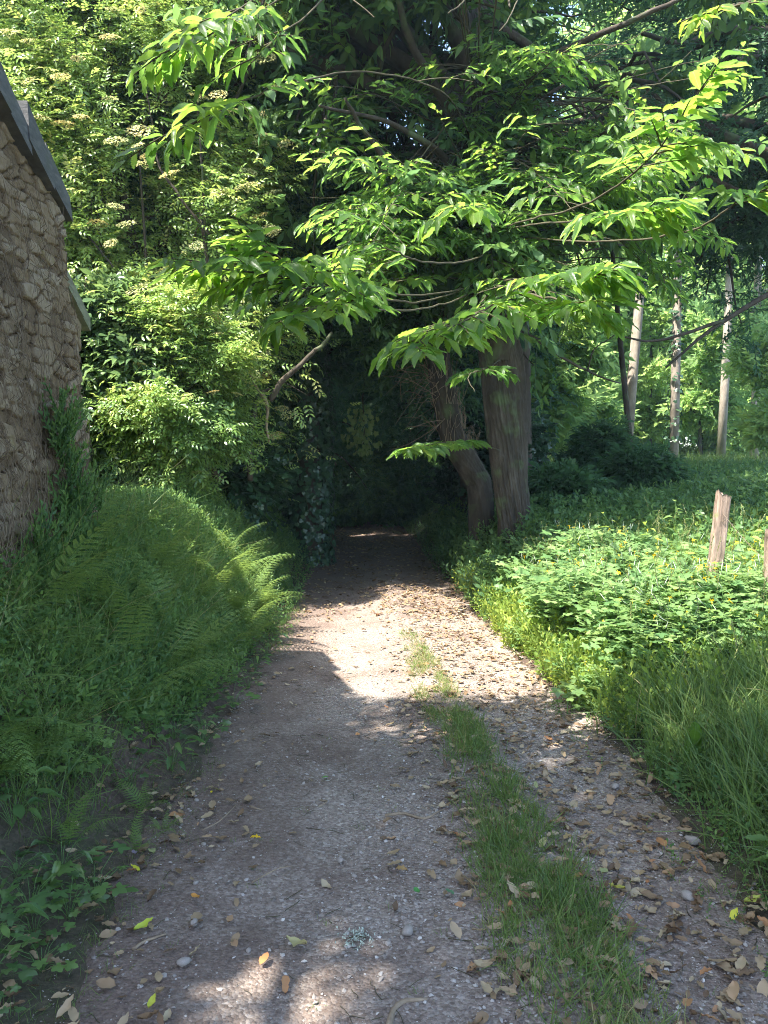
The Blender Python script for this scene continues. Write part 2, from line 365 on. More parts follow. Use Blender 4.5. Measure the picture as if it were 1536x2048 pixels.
def grid(xs, ys, z, mb):
    X, Y = np.meshgrid(xs, ys); V = np.stack([X, Y, z(X, Y)], -1).reshape(-1, 3)
    nx = len(xs); i = np.arange(len(ys)-1)[:, None]*nx; j = np.arange(nx-1)[None]
    mb.add(V, [np.stack([i+j, i+j+1, i+nx+j+1, i+nx+j], -1).reshape(-1, 4)])
def warp(parts): return np.unique(np.concatenate([np.arange(a, b, s) for a, b, s in parts]).round(4))
g = MB()
grid(warp([(-900,-100,80), (-100,-20,8), (-20,-5,.8), (-5,-3,.15), (-3,5,.05), (5,9,.2), (9,24,.8), (24,104,8), (104,905,80)]),
     warp([(-60,-8,8), (-8,1,.5), (1,10,.05), (10,20,.15), (20,40,.8), (40,120,8), (120,1500,80)]),
     lambda x, y: H(x, y) - .03*((x > cxf(y)-hwf(y)+.12) & (x < cxf(y)+hwf(y)-.12) & (y < 26)), g)
tag(g.build('ground', M['ground']), kind='structure')
g = MB()
ys = warp([(-4, 1.4, .2), (1.4, 8, .03), (8, 16, .07), (16, 28, .25)]); ts = np.linspace(-1, 1, 110)
X = np.zeros((len(ys), len(ts))); Y = np.repeat(ys[:, None], len(ts), 1)
lw = hwf(ys) + .12 + .22*(fbm(ys*2.3, ys*0, 0, 21)-.5) + .12*(fbm(ys*9, ys*0, 0, 22)-.5)
rw = hwf(ys) + .14 + .22*(fbm(ys*2.3, ys*0, 0, 23)-.5) + .12*(fbm(ys*9, ys*0, 0, 24)-.5)
for a in range(len(ys)): X[a] = cxf(ys[a]) + np.where(ts < 0, ts*lw[a], ts*rw[a])
V = np.stack([X, Y, H(X, Y) + .006 - .03*np.clip((np.abs(ts)[None]-.93)/.07, 0, 1)], -1).reshape(-1, 3)
nx = len(ts); i = np.arange(len(ys)-1)[:, None]*nx; j = np.arange(nx-1)[None]
g.add(V, [np.stack([i+j, i+j+1, i+nx+j+1, i+nx+j], -1).reshape(-1, 4)])
tag(g.build('path', M['path']), kind='structure')
def hz(x, y): return float(H(np.array([x]), np.array([y]))[0])
def HP(x, y): return np.stack([x, y, H(x, y)], -1)

# ------------------------------------------------------------------ places the sun reaches in the photo: crowns are thinned there
LIT = []
def lit(P, r): LIT.append((np.asarray(P, float), r))
for y in (5.75, 6.4, 7.1, 7.8):
    for x in (-.05, .5, 1.1): lit((x, y, 0), .50)
for x in (1.9, 2.6, 3.3, 4.0, 4.8):
    for y in (5.5, 6.1, 6.7, 7.3, 7.9): lit((x, y, .5), .62)
for x in (1.6, 2.2, 2.8, 3.4, 4.): lit((x, 4.95, .4), .5)
for x in (1.7, 2.2, 2.7, 3.2): lit((x, 4.5, .4), .42)
for x in (1.7, 2.2, 2.7, 3.2): lit((x, 4.0, .5), .36)
for x in (1.9, 2.3): lit((x, 3.5, .5), .25)
for q in [(480,1050,7.4,.5), (430,1000,8,.5), (300,960,8.4,.7), (520,1120,7.4,.35), (220,960,8.4,.6)]: lit(at(*q[:3]), q[3])
for px in range(80, 560, 80):
    for py in range(20, 920, 90): lit(at(px, py, 9.0 + .3*((px//80) % 2)), .75)
for q in [(350,200),(430,120),(560,60),(480,250),(380,290),(640,120),(360,530),(440,560),(560,580),(600,530),(700,600),(780,640),(880,680),(940,640),(1000,600),(1080,590),(1150,560),(1220,545),(1160,620),(620,640),(930,410),(1010,400),(1200,430),(1280,420),(1340,420),(1250,350),(1310,310),(1350,230),(1420,170),(1470,160),(1500,390),(900,20),(980,20)]:
    lit(at(q[0], q[1], 3.6), .34)
for x, y, r in [(.08,2.36,.24), (-.33,2.33,.27), (.28,2.25,.15), (-.05,2.12,.22), (-.5,2.12,.24), (-.28,2.0,.25), (.85,3.72,.2), (1.0,4.3,.16), (1.5,4.6,.2), (.95,3.2,.12), (1.35,2.55,.2), (1.2,2.2,.2), (-.1,4.3,.14), (.62,4.05,.16), (1.15,3.3,.08), (-.38,4.2,.12), (.0,4.45,.1), (1.3,4.55,.16), (-.2,10.2,.4), (.2,10.9,.34), (-.35,11.8,.34), (-.1,9.4,.45), (.35,8.9,.4), (-.5,13,.3), (-.2,14.4,.32), (.35,12.9,.28), (.3,9.9,.25), (-.6,9.9,.25), (0,16,.3), (-.6,17.5,.3)]:
    lit((x, y, 0), r)
lit(at(725, 860, 12.), .55); lit(at(940, 1090, 9.5), .3)
GAPS = [(815,275,.011),(850,262,.008),(880,300,.006),(790,95,.009),(870,60,.009),(900,50,.008),(905,110,.007),(1115,215,.010),(1128,232,.008),(1130,55,.008),(1195,75,.009),(1290,90,.010),(1270,135,.009),(1320,165,.008),(1240,30,.007),(1045,305,.006),(1420,100,.009),(1380,160,.008),(700,150,.007),(1180,215,.007),(1140,510,.007),(1210,505,.006),(760,240,.007),(1500,215,.008)]
def sunlit_filter(P, soft=1.0, low=False):
    '''foliage is thinned where the sun comes through and where sky shows between the branches'''
    keep = np.ones(len(P), bool); q = rng.random(len(P))
    for c, r in LIT:
        if low and c[2] > 1.2: continue
        wv = P - c; al = wv @ TOSUN; d2 = (wv**2).sum(1) - al**2
        keep &= ~((al > .9) & (d2 < (r*soft)**2) & (q > .02))
    P2 = P - [0, 0, CAMZ]; dist = np.linalg.norm(P2, axis=1)
    for gx, gy, gr in GAPS:
        a = norm(at(gx, gy, 1.) - [0, 0, CAMZ]); al = P2 @ a; dd = np.sqrt(np.maximum(dist**2 - al**2, 0))/np.maximum(al, .1)
        keep &= ~((al > 5.) & (dd*al < gr*1.2*al + .13) & (q > .04))
    return keep

# ------------------------------------------------------------------ leaf templates (length 1 along +Y, normal +Z)
def tp(V, F, t=None, uv=None):
    V = np.asarray(V, float); return V, [np.asarray(f, np.int64) for f in F], np.zeros(len(V)) if t is None else np.asarray(t, float), np.zeros((len(V), 2)) if uv is None else np.asarray(uv, float)
def quad_leaf(w=.45, fold=.12, droop=.12):
    return tp([(0,0,0), (-w/2,.45,fold), (0,1,-droop), (w/2,.45,fold)], [[(0,2,1), (0,3,2)]])
def mid_leaf(w=.4, fold=.1, droop=.2):
    V = [(0,0,0), (-w*.42,.3,fold*.8), (0,.3,.0), (w*.42,.3,fold*.8), (-w*.5,.6,fold-.3*droop), (0,.6,-.3*droop), (w*.5,.6,fold-.3*droop), (0,1,-droop)]
    return tp(V, [[(0,2,1), (0,3,2), (4,5,7), (5,6,7)], [(1,2,5,4), (2,3,6,5)]])
def long_leaf(w=.33, n=9, serr=.03, fold=.07, droop=.25, wave=.02, seed=0):
    r = np.random.default_rng(seed); V=[]; U=[]; F4=[]
    for i in range(n*2+1):
        y = i/(n*2); hw = w/2*(math.sin(pi*min(1, y**.85)))**.75 if 0 < y < 1 else .004
        if 0 < i < n*2: hw += serr*(1 if i % 2 else -.5)*.7
        z0 = -droop*y*y + .02*sin(y*9+seed); yy = y
        for s in (-1, 1): pass
        zl = z0 + fold*hw/w*2 + wave*sin(y*14+r.random()*2); zr = z0 + fold*hw/w*2 + wave*sin(y*12+2+r.random()*2)
        ahead = .05*hw/w*2
        V += [(-hw, yy+ahead, zl), (0, yy, z0), (hw, yy+ahead, zr)]
        U += [(-hw/w*2+1e-4, y), (0.0001, y), (hw/w*2, y)]
    for i in range(n*2):
        a = i*3; F4 += [(a, a+1, a+4, a+3), (a+1, a+2, a+5, a+4)]
    V = np.array(V); 
    return tp(V, [F4], None, U)
def lobe_leaf(lobes=5, seed=0, depth=.35):
    """palmate leaf with rounded lobes"""
    r = np.random.default_rng(seed); V=[(0,.35,0)]; n = lobes*4
    for i in range(n+1):
        a = -pi*.5 + .25 + (2*pi-.5)*i/n
        rr = .5*(1 - depth*(.5+.5*cos(i/n*lobes*2*pi)))*(1+.15*cos(a-pi/2)) * (1+.06*r.normal())
        V.append((cos(a)*rr, .42+sin(a)*rr, .05*sin(3*a+seed)-.1*rr))
    F = [(0, i, i+1) for i in range(1, n+1)]
    return tp(V, [F])
def petiole(L=.3):
    return tp([(-.012,-L,0), (.012,-L,0), (.008,.02,0), (-.008,.02,0)], [[(0,1,2,3)]])
LQ = [quad_leaf(.42,.1,.1), quad_leaf(.5,.16,.2), quad_leaf(.36,.08,.02)]
LM = [mid_leaf(.4,.08,.15), mid_leaf(.36,.12,.28), mid_leaf(.45,.04,.08)]
LL = [long_leaf(.34, 8, .022, .09, .18, .012, s) for s in range(2)] + [long_leaf(.30, 8, .02, .14, .38, .014, 5), long_leaf(.36, 8, .02, .05, .08, .016, 6)]
LV = [lobe_leaf(5, s, .45) for s in range(3)]
IV = [lobe_leaf(5, 3, .3), lobe_leaf(3, 4, .25)]

def spray(leaf, n=9, L=1., lsize=.3, seed=0, planar=.35, stem=.008, angle=55, dr=.1):
    """a shoot with alternate leaves, lying along +Y with its upper side towards +Z"""
    r = np.random.default_rng(seed); parts=[]
    ys_ = np.linspace(.08, 1, n)*L; s = np.where(np.arange(n) % 2, 1., -1.)
    ang = np.radians(angle + r.normal(0, 12, n)) * np.linspace(1.1, .35, n)
    a = np.stack([np.sin(ang)*s, np.cos(ang), r.normal(-.15, planar*.6, n)], -1)
    nn = norm(np.stack([r.normal(0, planar, n), r.normal(0, planar, n), np.ones(n)], -1))
    P = np.stack([np.zeros(n), ys_, -dr*ys_**2/L], -1)
    for i in range(n):
        lf = leaf[r.integers(len(leaf))]
        v, f, t, u = inst(lf, P[i:i+1], frames(a[i:i+1], nn[i:i+1]), lsize*(.75+.4*r.random()), np.array([0.]))
        parts.append((v, f, np.full(len(v), r.normal(0, .16)), u))
    m = MB(); st = np.stack([np.zeros(5), np.linspace(0, L, 5), -dr*np.linspace(0, L, 5)**2/L], -1)
    tube(m, st, np.linspace(stem, stem*.4, 5), 3, cap=False)
    parts.append((m.V[0], [f[0] for f in m.F.values()], np.full(m.n, -.15), np.zeros((m.n, 2))))
    # tint centred on 0 so a cluster's own tint can be added
    V, F, T, U = merge(parts)
    return V, F, T, U
SP_CAN = [spray(LM, 9, .5, .17, s, .45) for s in range(4)]          # metres
SP_OAK = [spray(LQ, 11, .4, .10, 20+s, .7) for s in range(4)]
SP_FAR = [spray(LQ, 9, .7, .28, 30+s, .8) for s in range(3)]
SP_IVY = [spray(IV, 9, .35, .085, 40+s, .6) for s in range(3)]
SP_LAU = [spray(LM, 10, .3, .12, 50+s, .6) for s in range(3)]
def pinnate(n=3, L=.22, lf=.09, seed=0, leaf=None):
    r = np.random.default_rng(seed); parts=[]; leaf = leaf or LM
    for i in range(n):
        y = L*(i+1)/(n+.6)
        for s in (-1, 1):
            a = norm(np.array([[s, .55, -.15+r.normal(0,.1)]])); v, f, t, u = inst(leaf[r.integers(len(leaf))], np.array([[0,y,-.2*y*y/L]]), frames(a, np.array([[0,-.1,1.]])), lf*(.8+.3*r.random()), np.array([0.]))
            parts.append((v, f, np.full(len(v), r.normal(0,.08)), u))
    v, f, t, u = inst(leaf[0], np.array([[0,L,-.2*L]]), frames(np.array([[0,1.,-.3]]), np.array([[0,.2,1.]])), lf*1.1, np.array([0.])); parts.append((v, f, t*0, u))
    return merge(parts)
PINN = [pinnate(3, .15, .060, s) for s in range(3)] + [pinnate(2, .12, .062, 9)]

# ------------------------------------------------------------------ trees
def limb_path(a, b, bend=.15, n=8, sag=0.):
    a, b = np.asarray(a, float), np.asarray(b, float); L = np.linalg.norm(b-a)
    t = np.linspace(0, 1, n)[:, None]; P = a + (b-a)*t
    k = rng.normal(0, bend*L*.35, (3,)); P = P + np.sin(pi*t)*k + np.cumsum(rng.normal(0, .025*L*bend*4, (n, 3)), 0)*t
    P[:, 2] += (np.sin(pi*t[:, 0])*.12 - sag*t[:, 0]**2)*L
    return P
def crown(name, base, stem, srad, cen, rad, spr, n_limb, n_br, n_spr, lsc=1., leafm='canopy_leaf', bark='bark_grey', label=None, cat='tree', group=None,
          shell=.55, tint=(.5,.16), filt=True, trunk_mesh=None, low=None, extra=None, seed=1, hang=.0, spread=.35, twigs=True, sides=10, outn=.3):
    """tree: trunk (with limbs) and crown; stem = polyline of the trunk, crown = ellipsoid the limbs reach into"""
    global rng
    old = rng; rng = np.random.default_rng(seed)
    base = np.asarray(base, float)
    root = empty(name, tuple(base)); tag(root, label, cat, group)
    tr = MB(); stem = np.asarray(stem, float)
    if trunk_mesh is None: tube(tr, stem - base, srad, sides)
    cen, rad = np.asarray(cen, float), np.asarray(rad, float)
    sp=[]; sa=[]; tb = MB()
    srad = np.broadcast_to(srad, (len(stem),))
    zs = stem[:, 2]
    for i in range(n_limb):
        u = rdirs(1, .15)[0]; e = cen + u*rad*(.75+.3*rng.random())
        zt = np.clip(e[2] - .45*np.linalg.norm((e-cen)[:2]) , max(zs[0]+.35*(zs[-1]-zs[0]), low or -9), zs[-1]*.98 + .02*zs[0])
        k = np.interp(zt, zs, np.arange(len(zs))); k0 = int(min(k, len(zs)-2)); s0 = stem[k0] + (stem[k0+1]-stem[k0])*(k-k0)
        P = limb_path(s0, e, .3, 9, hang); r0 = min(np.interp(k, np.arange(len(zs)), srad)*.6, .03*np.linalg.norm(e-s0)+.02)
        tube(tr, P - base, np.linspace(r0, r0*.25, 9), 6, cap=False)
        for b in range(n_br):
            t = .25 + .75*rng.random(); q = P[int(t*8)]
            d = rdirs(1, .1)[0]; dirl = norm(P[-1]-P[0]); d = norm(d + .5*dirl + .6*norm((q-cen)/rad)); LB = (.35+.5*rng.random())*rad.mean()*spread*1.6
            e2 = q + d*LB; Q = limb_path(q, e2, .3, 6, hang)
            rb = max(.006, .3*r0); tube(tr, Q - base, np.linspace(rb, rb*.35, 6), 4, cap=False)
            m = n_spr; tt = rng.integers(1, 6, m); pts = Q[tt] + rng.normal(0, .09*LB+.05, (m, 3))
            dd = norm(norm(Q[-1]-Q[0])[None]*.8 + rdirs(m)*1.0 + np.array([0,0,-hang]))
            dd[:, 2] *= .6
            sp.append(pts); sa.append(norm(dd))
    P = np.concatenate(sp); A = np.concatenate(sa)
    if extra is not None: P = np.concatenate([P, extra[0]]); A = np.concatenate([A, extra[1]])
    if filt:
        k = sunlit_filter(P + A*.2); P, A = P[k], A[k]
    gz = H(P[:, 0], P[:, 1]); k = P[:, 2] > gz + .12; P, A = P[k], A[k]
    nn = norm(np.stack([rng.normal(0,.35,len(P)), rng.normal(0,.35,len(P)), np.ones(len(P))], -1))
    nn = norm(nn + outn*norm((P-cen)/rad) + .35*TOSUN); nn[np.abs((nn*A).sum(1)) > .97] += .3
    cl = fbm(P[:,0]*1.1, P[:,1]*1.1, P[:,2]*1.1, seed, 3)
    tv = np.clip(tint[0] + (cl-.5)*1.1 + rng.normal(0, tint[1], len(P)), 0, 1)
    lf = MB(); scatter(lf, spr, P - base, A, nn, lsc*(.8+.45*rng.random(len(P))), tv)
    if trunk_mesh is None: tr.build('trunk', M[bark], root)
    else:
        to = trunk_mesh.build('trunk', M[bark], root)
        tr.build('limbs', M['bark_grey'], root)
    lf.build('crown', M[leafm], root)
    rng = old
    return root

def bark_trunk(P, rad, seg_t=260, sides=120, furrow=.035, spiral=.5, seed=1, base=None, flare=.35):
    """high resolution furrowed trunk along a polyline"""
    C1 = curve(P, seg_t); R1 = np.interp(np.linspace(0, 1, seg_t), np.linspace(0, 1, len(rad)), rad)
    t = norm(np.gradient(C1, axis=0)); X = norm(np.cross(t, np.array([0, 1., 0]))); Y = np.cross(t, X)
    a = np.linspace(0, 2*pi, sides, endpoint=False); Ld = np.concatenate([[0], np.cumsum(np.linalg.norm(np.diff(C1, axis=0), axis=1))])
    A, LL_ = np.meshgrid(a, Ld)
    tw = A + LL_*spiral*.5
    ca, sa = np.cos(tw), np.sin(tw)
    f1 = 1 - np.abs(2*vnoise(ca*7.0, sa*7.0, LL_*2.2, seed) - 1); f2 = 1 - np.abs(2*vnoise(ca*16, sa*16, LL_*6, seed+2) - 1)
    rid = f1**1.5*.6 + f2**1.5*.4
    lump = fbm(np.cos(A)*1.3, np.sin(A)*1.3, LL_*.6, seed+5, 3) - .5
    rr = R1[:, None]*(1 + .22*lump + flare*np.exp(-LL_/.35)*(.6+.4*np.cos(A*5+seed))) + furrow*(rid-.5)
    V = C1[:, None] + rr[..., None]*(np.cos(A)[..., None]*X[:, None] + np.sin(A)[..., None]*Y[:, None])
    i = np.arange(seg_t-1)[:, None]*sides; j = np.arange(sides)[None]; j2 = (j+1) % sides
    F = np.stack([i+j, i+j2, i+sides+j2, i+sides+j], -1).reshape(-1, 4)
    mb = MB(); V = V.reshape(-1, 3)
    if base is not None: V = V - np.asarray(base)
    mb.add(V, [F[:, ::-1]], (.25 + .75*(1-rid)).ravel()*.9)
    return mb

#----- part 2 follows
# ================================================================== BARN
def stones(y, z, sy=.19, sz=.078):
    zz = z/sz + 1.0*(fbm(y*2.2, z*2.2, 0, 31)-.5)*2; yy = y/sy + .8*(fbm(y*4, z*7, 0, 32)-.5)
    j0, i0 = np.floor(zz), np.floor(yy); f1 = np.full(y.shape, 9.); f2 = f1.copy(); idv = np.zeros(y.shape)
    for dj in (-1, 0, 1):
        for di in (-2, -1, 0, 1, 2):
            j = j0+dj; i = i0+di; off = .5*(j % 2)
            px_ = i + .5 + off + .95*(hsh(i, j, 1, 3)-.5); pz_ = j + .5 + .7*(hsh(i, j, 2, 4)-.5)
            d = np.maximum(np.abs(yy-px_)*.95, np.abs(zz-pz_))*.6 + .4*np.hypot(yy-px_, zz-pz_)
            hh = hsh(i, j, 5, 6); n = d < f1
            f2 = np.where(n, f1, np.minimum(f2, d)); idv = np.where(n, hh, idv); f1 = np.where(n, d, f1)
    return sstep(.015, .09, f2-f1), idv
YC = 5.43
def wallx(z): return -2.05 - .088*(z-1.0)
def ztop(y): return np.where(y > 3.7, 3.36 + .31*(YC-y), 3.36 + .31*(YC-3.7) - .31*(3.7-y))
def stone_sheet(mb, us, vs_, fn, base, nrm, ucoord):
    U, Vv = np.meshgrid(us, vs_); P = fn(U, Vv); jt, idv = stones(ucoord(P), P[..., 2])
    rel = .026*jt + .034*idv*jt + .018*(fbm(ucoord(P)*16, P[..., 2]*22, 0, 41)-.5)
    P = P + rel[..., None]*np.asarray(nrm)
    tint = np.clip(.02 + jt*(.30 + .6*idv), 0, 1)
    i = np.arange(len(vs_)-1)[:, None]*len(us); j = np.arange(len(us)-1)[None]; n = len(us)
    mb.add(P.reshape(-1, 3) - base, [np.stack([i+j, i+j+1, i+n+j+1, i+n+j], -1).reshape(-1, 4)], tint.ravel())
bb = np.array([-4.6, 3., .3])
barn = empty('stone_barn', tuple(bb)); tag(barn, 'old rubble stone barn with low slate roof on the left bank', 'barn')
wb = MB()
stone_sheet(wb, warp([(1.9, 3.9, .04), (3.9, YC+.003, .0095)]), np.linspace(0, 1, 360), lambda u, v: np.stack([wallx(.2+v*(ztop(u)-.2)), u, .2+v*(ztop(u)-.2)], -1), bb, (1, 0, 0), lambda P: P[..., 1])
stone_sheet(wb, np.linspace(0, 1, 130), np.linspace(0, 1, 120), lambda u, v: np.stack([wallx(.2+v*3.36) - .0*u - u*4.6, YC + 0*u, .2+v*3.16], -1), bb, (.3, 1, 0), lambda P: P[..., 0])
stone_sheet(wb, np.linspace(0, 1, 60), np.linspace(0, 1, 60), lambda u, v: np.stack([-2.1 - u*4.6, 1.9 + 0*u, .2+v*3.1], -1), bb, (0, -1, 0), lambda P: P[..., 0])
stone_sheet(wb, np.linspace(1.9, YC, 60), np.linspace(0, 1, 60), lambda u, v: np.stack([-6.7 + 0*u, u, .2+v*(ztop(u)-.2)], -1), bb, (-1, 0, 0), lambda P: P[..., 1])
wb.build('wall', M['stone'], barn)
rf = MB(); r_ = random.Random(4)
def box8(mb, c8, tint=.5): mb.add(c8, [[(0,3,2,1), (4,5,6,7), (0,1,5,4), (1,2,6,5), (2,3,7,6), (3,0,4,7)]], tint)
def rz(y): return float(ztop(np.array(y)))
edges = [5.53 - .33*k for k in range(7)]
for k, y1 in enumerate(edges[:-1]):                    # far slope, laid from the eave up; wide slabs seen from below at the verge
    y0 = y1 - .37
    xs_ = [-2.15 + r_.uniform(-.02, .02)]
    while xs_[-1] > -7.1: xs_.append(xs_[-1] - r_.uniform(.26, .42))
    for a, b in zip(xs_[:-1], xs_[1:]):
        j = r_.uniform(-.012, .012); j2 = r_.uniform(-.03, .03)
        z1, z0 = rz(min(y1, 9)) - .03 + j, rz(max(y0, 3.7)) + .04 + j; T = .20 + .03*(k % 2); a = a + (r_.uniform(-.035,.02) if a > -2.3 else 0)
        box8(rf, np.array([(a, y0, z0), (a, y1+j2, z1), (b+.006, y1+j2*.6, z1), (b+.006, y0, z0), (a-.01, y0, z0+T), (a-.01, y1-.02+j2, z1+T*.8), (b+.014, y1-.02+j2*.6, z1+T*.8), (b+.014, y0, z0+T)])-bb)
for k in range(6):                                     # near slope
    y0 = 1.75 + .33*k; y1 = y0 + .37
    x = -2.15
    while x > -7.1:
        wd = r_.uniform(.26, .42); j = r_.uniform(-.01, .01)
        z0, z1 = rz(y0) + .02 + j, rz(min(y1, 3.7)) + .035 + j
        box8(rf, np.array([(x, y0, z0), (x, y1, z1), (x-wd+.006, y1, z1), (x-wd+.006, y0, z0), (x, y0, z0+.12), (x, y1, z1+.13), (x-wd+.006, y1, z1+.13), (x-wd+.006, y0, z0+.12)])-bb); x -= wd
rf.build('roof', M['slate'], barn, smooth=False)
rr = MB(); tube(rr, np.array([(-2.13, 3.7, rz(3.7)+.15), (-7.1, 3.7, rz(3.7)+.15)])-bb, .07, 8); rr.build('ridge', M['slate'], barn)
# dead climber stems over the wall
dv = MB()
for k in range(170):
    y = rng.uniform(4.0, 5.42); z0 = 1.05 if rng.random() < .55 else rng.uniform(1.0, 3.1); z = z0; pts=[]; yy = y; L = rng.uniform(.35, 2.2); st = .05
    ph = rng.random()*9
    for s in range(int(L/st)):
        if z > ztop(yy) - .03 or yy > YC-.01: break
        jt, idv = stones(np.array([yy]), np.array([z]))
        pts.append((wallx(z) + .012 + .045*jt[0] + .03*idv[0]*jt[0] + .012*rng.random(), yy, z)); z += st*(.75+.4*rng.random()); yy += st*(.7*(vnoise(z*2.2, ph, 0, 51)-.5)*2) 
    if len(pts) > 4: tube(dv, pts, np.linspace(rng.uniform(.0015, .004), .0008, len(pts)), 4, cap=False)
for k in range(260):                                   # thin hanging strands
    y = rng.uniform(4.0, 5.4); z = rng.uniform(1.1, 3.3); zt = float(ztop(y)); z = min(z, zt-.05); x = wallx(z) + .06
    p = np.array([(x, y, z), (x+.02+.02*rng.random(), y+rng.normal(0,.02), z-.05), (x+.01, y+rng.normal(0,.04), z-rng.uniform(.08,.2))]); tube(dv, p, .0011, 3, cap=False)
tag(dv.build('dead_climber', M['dry_stem']), 'dry brown dead climber stems clinging all over the stone barn wall', 'climber')
gv = MB()
for cy, zt, n, sp_ in ((4.83, 1.9, 110, .045), (4.9, 1.35, 60, .1), (4.4, 1.15, 50, .2), (5.3, 1.4, 26, .03)):
    yv = cy + rng.normal(0, sp_, n); zv = rng.uniform(.9, zt, n); P = np.stack([wallx(zv)+.09+.05*rng.random(n), yv, zv], -1)
    A = norm(np.stack([rng.normal(.3,.3,n), rng.normal(0,.4,n), np.full(n, .8)], -1))
    scatter(gv, [spray(LQ, 12, .22, .045, 70+s, .6) for s in range(2)], P, A, norm(np.stack([np.ones(n), rng.normal(0,.4,n), rng.normal(0,.4,n)], -1)), .8+.5*rng.random(n), np.clip(rng.normal(.5,.2,n),0,1))
tag(gv.build('cleavers_vine', M['herb_leaf']), 'thin green cleavers climbing the foot of the stone barn wall', 'climber')
# low shed behind the barn
sb = np.array([-3.6, 6.4, 1.])
shed = empty('lean_to_shed', tuple(sb)); tag(shed, 'low slate roofed shed just behind the far corner of the barn', 'shed')
def shz(y): return 2.80 + .55*(7.0-y)
ws = MB()
stone_sheet(ws, np.linspace(5.75, 6.9, 90), np.linspace(0, 1, 110), lambda u, v: np.stack([-2.72+0*u, u, 1+v*(shz(u)-1.02)], -1), sb, (1,0,0), lambda P: P[..., 1])
stone_sheet(ws, np.linspace(0, 1, 60), np.linspace(0, 1, 60), lambda u, v: np.stack([-2.72-u*2.2, 6.9+0*u, 1+v*(shz(6.9)-1.02)], -1), sb, (.2,1,0), lambda P: P[..., 0])
ws.build('wall', M['stone'], shed)
rs = MB()
for k in range(8):
    y1 = 7.0 - .16*k; y0 = y1 - .2; x = -2.62 + r_.uniform(-.012, .012)
    while x > -4.9:
        wd = r_.uniform(.2, .3); j = r_.uniform(-.006, .006); z1, z0 = shz(y1)+j, shz(y0)+j
        box8(rs, np.array([(x, y0, z0), (x, y1, z1), (x-wd+.005, y1, z1), (x-wd+.005, y0, z0), (x, y0, z0+.13), (x, y1, z1+.12), (x-wd+.005, y1, z1+.12), (x-wd+.005, y0, z0+.13)])-sb); x -= wd
rs.build('roof', M['slate_mossy'], shed, smooth=False)

# ================================================================== CHESTNUT with its long foreground boughs
cb = at(1030, 1110, 10); cb[2] = hz(cb[0], cb[1]) - .05
px_r = lambda p, d: p/FPX*d
TP = [tuple(cb)] + [tuple(at(*q, 10)) for q in [(1028,1040), (1020,960), (1015,880), (1010,800), (1004,730), (992,660), (976,560), (961,450), (948,300), (940,150), (930,0), (915,-250), (905,-500), (900,-800)]]
TR = [.19, .19, .215, .245, .27, .275, .26, .215, .20, .185, .17, .16, .13, .09, .03]
tm = bark_trunk(TP, TR, 700, 220, .050, .55, 3, cb, .25)
sm = bark_trunk([at(1000,720,9.85), at(1004,640,9.75), at(1000,560,9.65), at(992,450,9.6), at(985,340,9.7), at(965,250,9.8)], [.15,.12,.105,.09,.075,.05], 120, 40, .012, .5, 8, cb, 0)
tm.add(sm.V[0], sm.F[4][:1], sm.T[0])
stemL = np.array(TP)[5:]
chest = crown('chestnut_tree', cb, np.array(TP)[4:], .2, (.9, 11.3, 8.3), (4.9, 3.6, 4.5), SP_CAN, 24, 11, 23, 1.0, 'canopy_leaf', 'bark_grey',
    'big sweet chestnut with furrowed trunk right of the lane mouth', 'tree', low=3.6, trunk_mesh=tm, seed=5, tint=(.6, .16), hang=.12)
def limb(name, pts, r0, r1, parent=chest, base=cb, mat='bark_grey', sides=8):
    m = MB(); P = curve([at(*p) if abs(p[0]) > 12 or abs(p[1]) > 20 else np.array(p) for p in pts], 22); P = P + np.cumsum(rng.normal(0, .006, P.shape), 0)
    tube(m, P - base, np.linspace(r0, r1, 22), sides); return m.build(name, M[mat], parent)
for pts, r0, r1 in [
    ([(950,290,10),(905,235,9.4),(860,160,9),(810,60,8.6),(780,-60,8.2)], .075, .03),
    ([(962,400,9.9),(900,330,9.2),(850,285,8.8),(760,240,8.4),(640,215,7.8)], .06, .015),
    ([(970,470,9.9),(880,405,9.2),(800,350,8.6),(720,250,8.2),(690,200,8)], .05, .014),
    ([(955,260,10),(1010,220,9.6),(1080,130,9.2),(1160,85,9.),(1300,25,8.6),(1400,-20,8.4)], .065, .02),
    ([(975,360,9.9),(1040,300,9.6),(1120,280,9.4),(1190,320,9.2),(1270,340,9)], .06, .018),
    ([(980,400,9.9),(1060,355,9.4),(1150,350,9),(1230,390,8.8)], .05, .012),
    ([(965,200,10),(1050,215,10.4),(1180,200,10.6),(1290,210,10.8)], .06, .02),
    ([(990,640,9.8),(1110,700,9.6),(1180,742,9.8),(1245,765,10)], .028, .008),
    ([(1175,740,9.8),(1185,700,9.7),(1230,668,9.7)], .012, .006)]:
    limb('limb', pts, r0, r1)
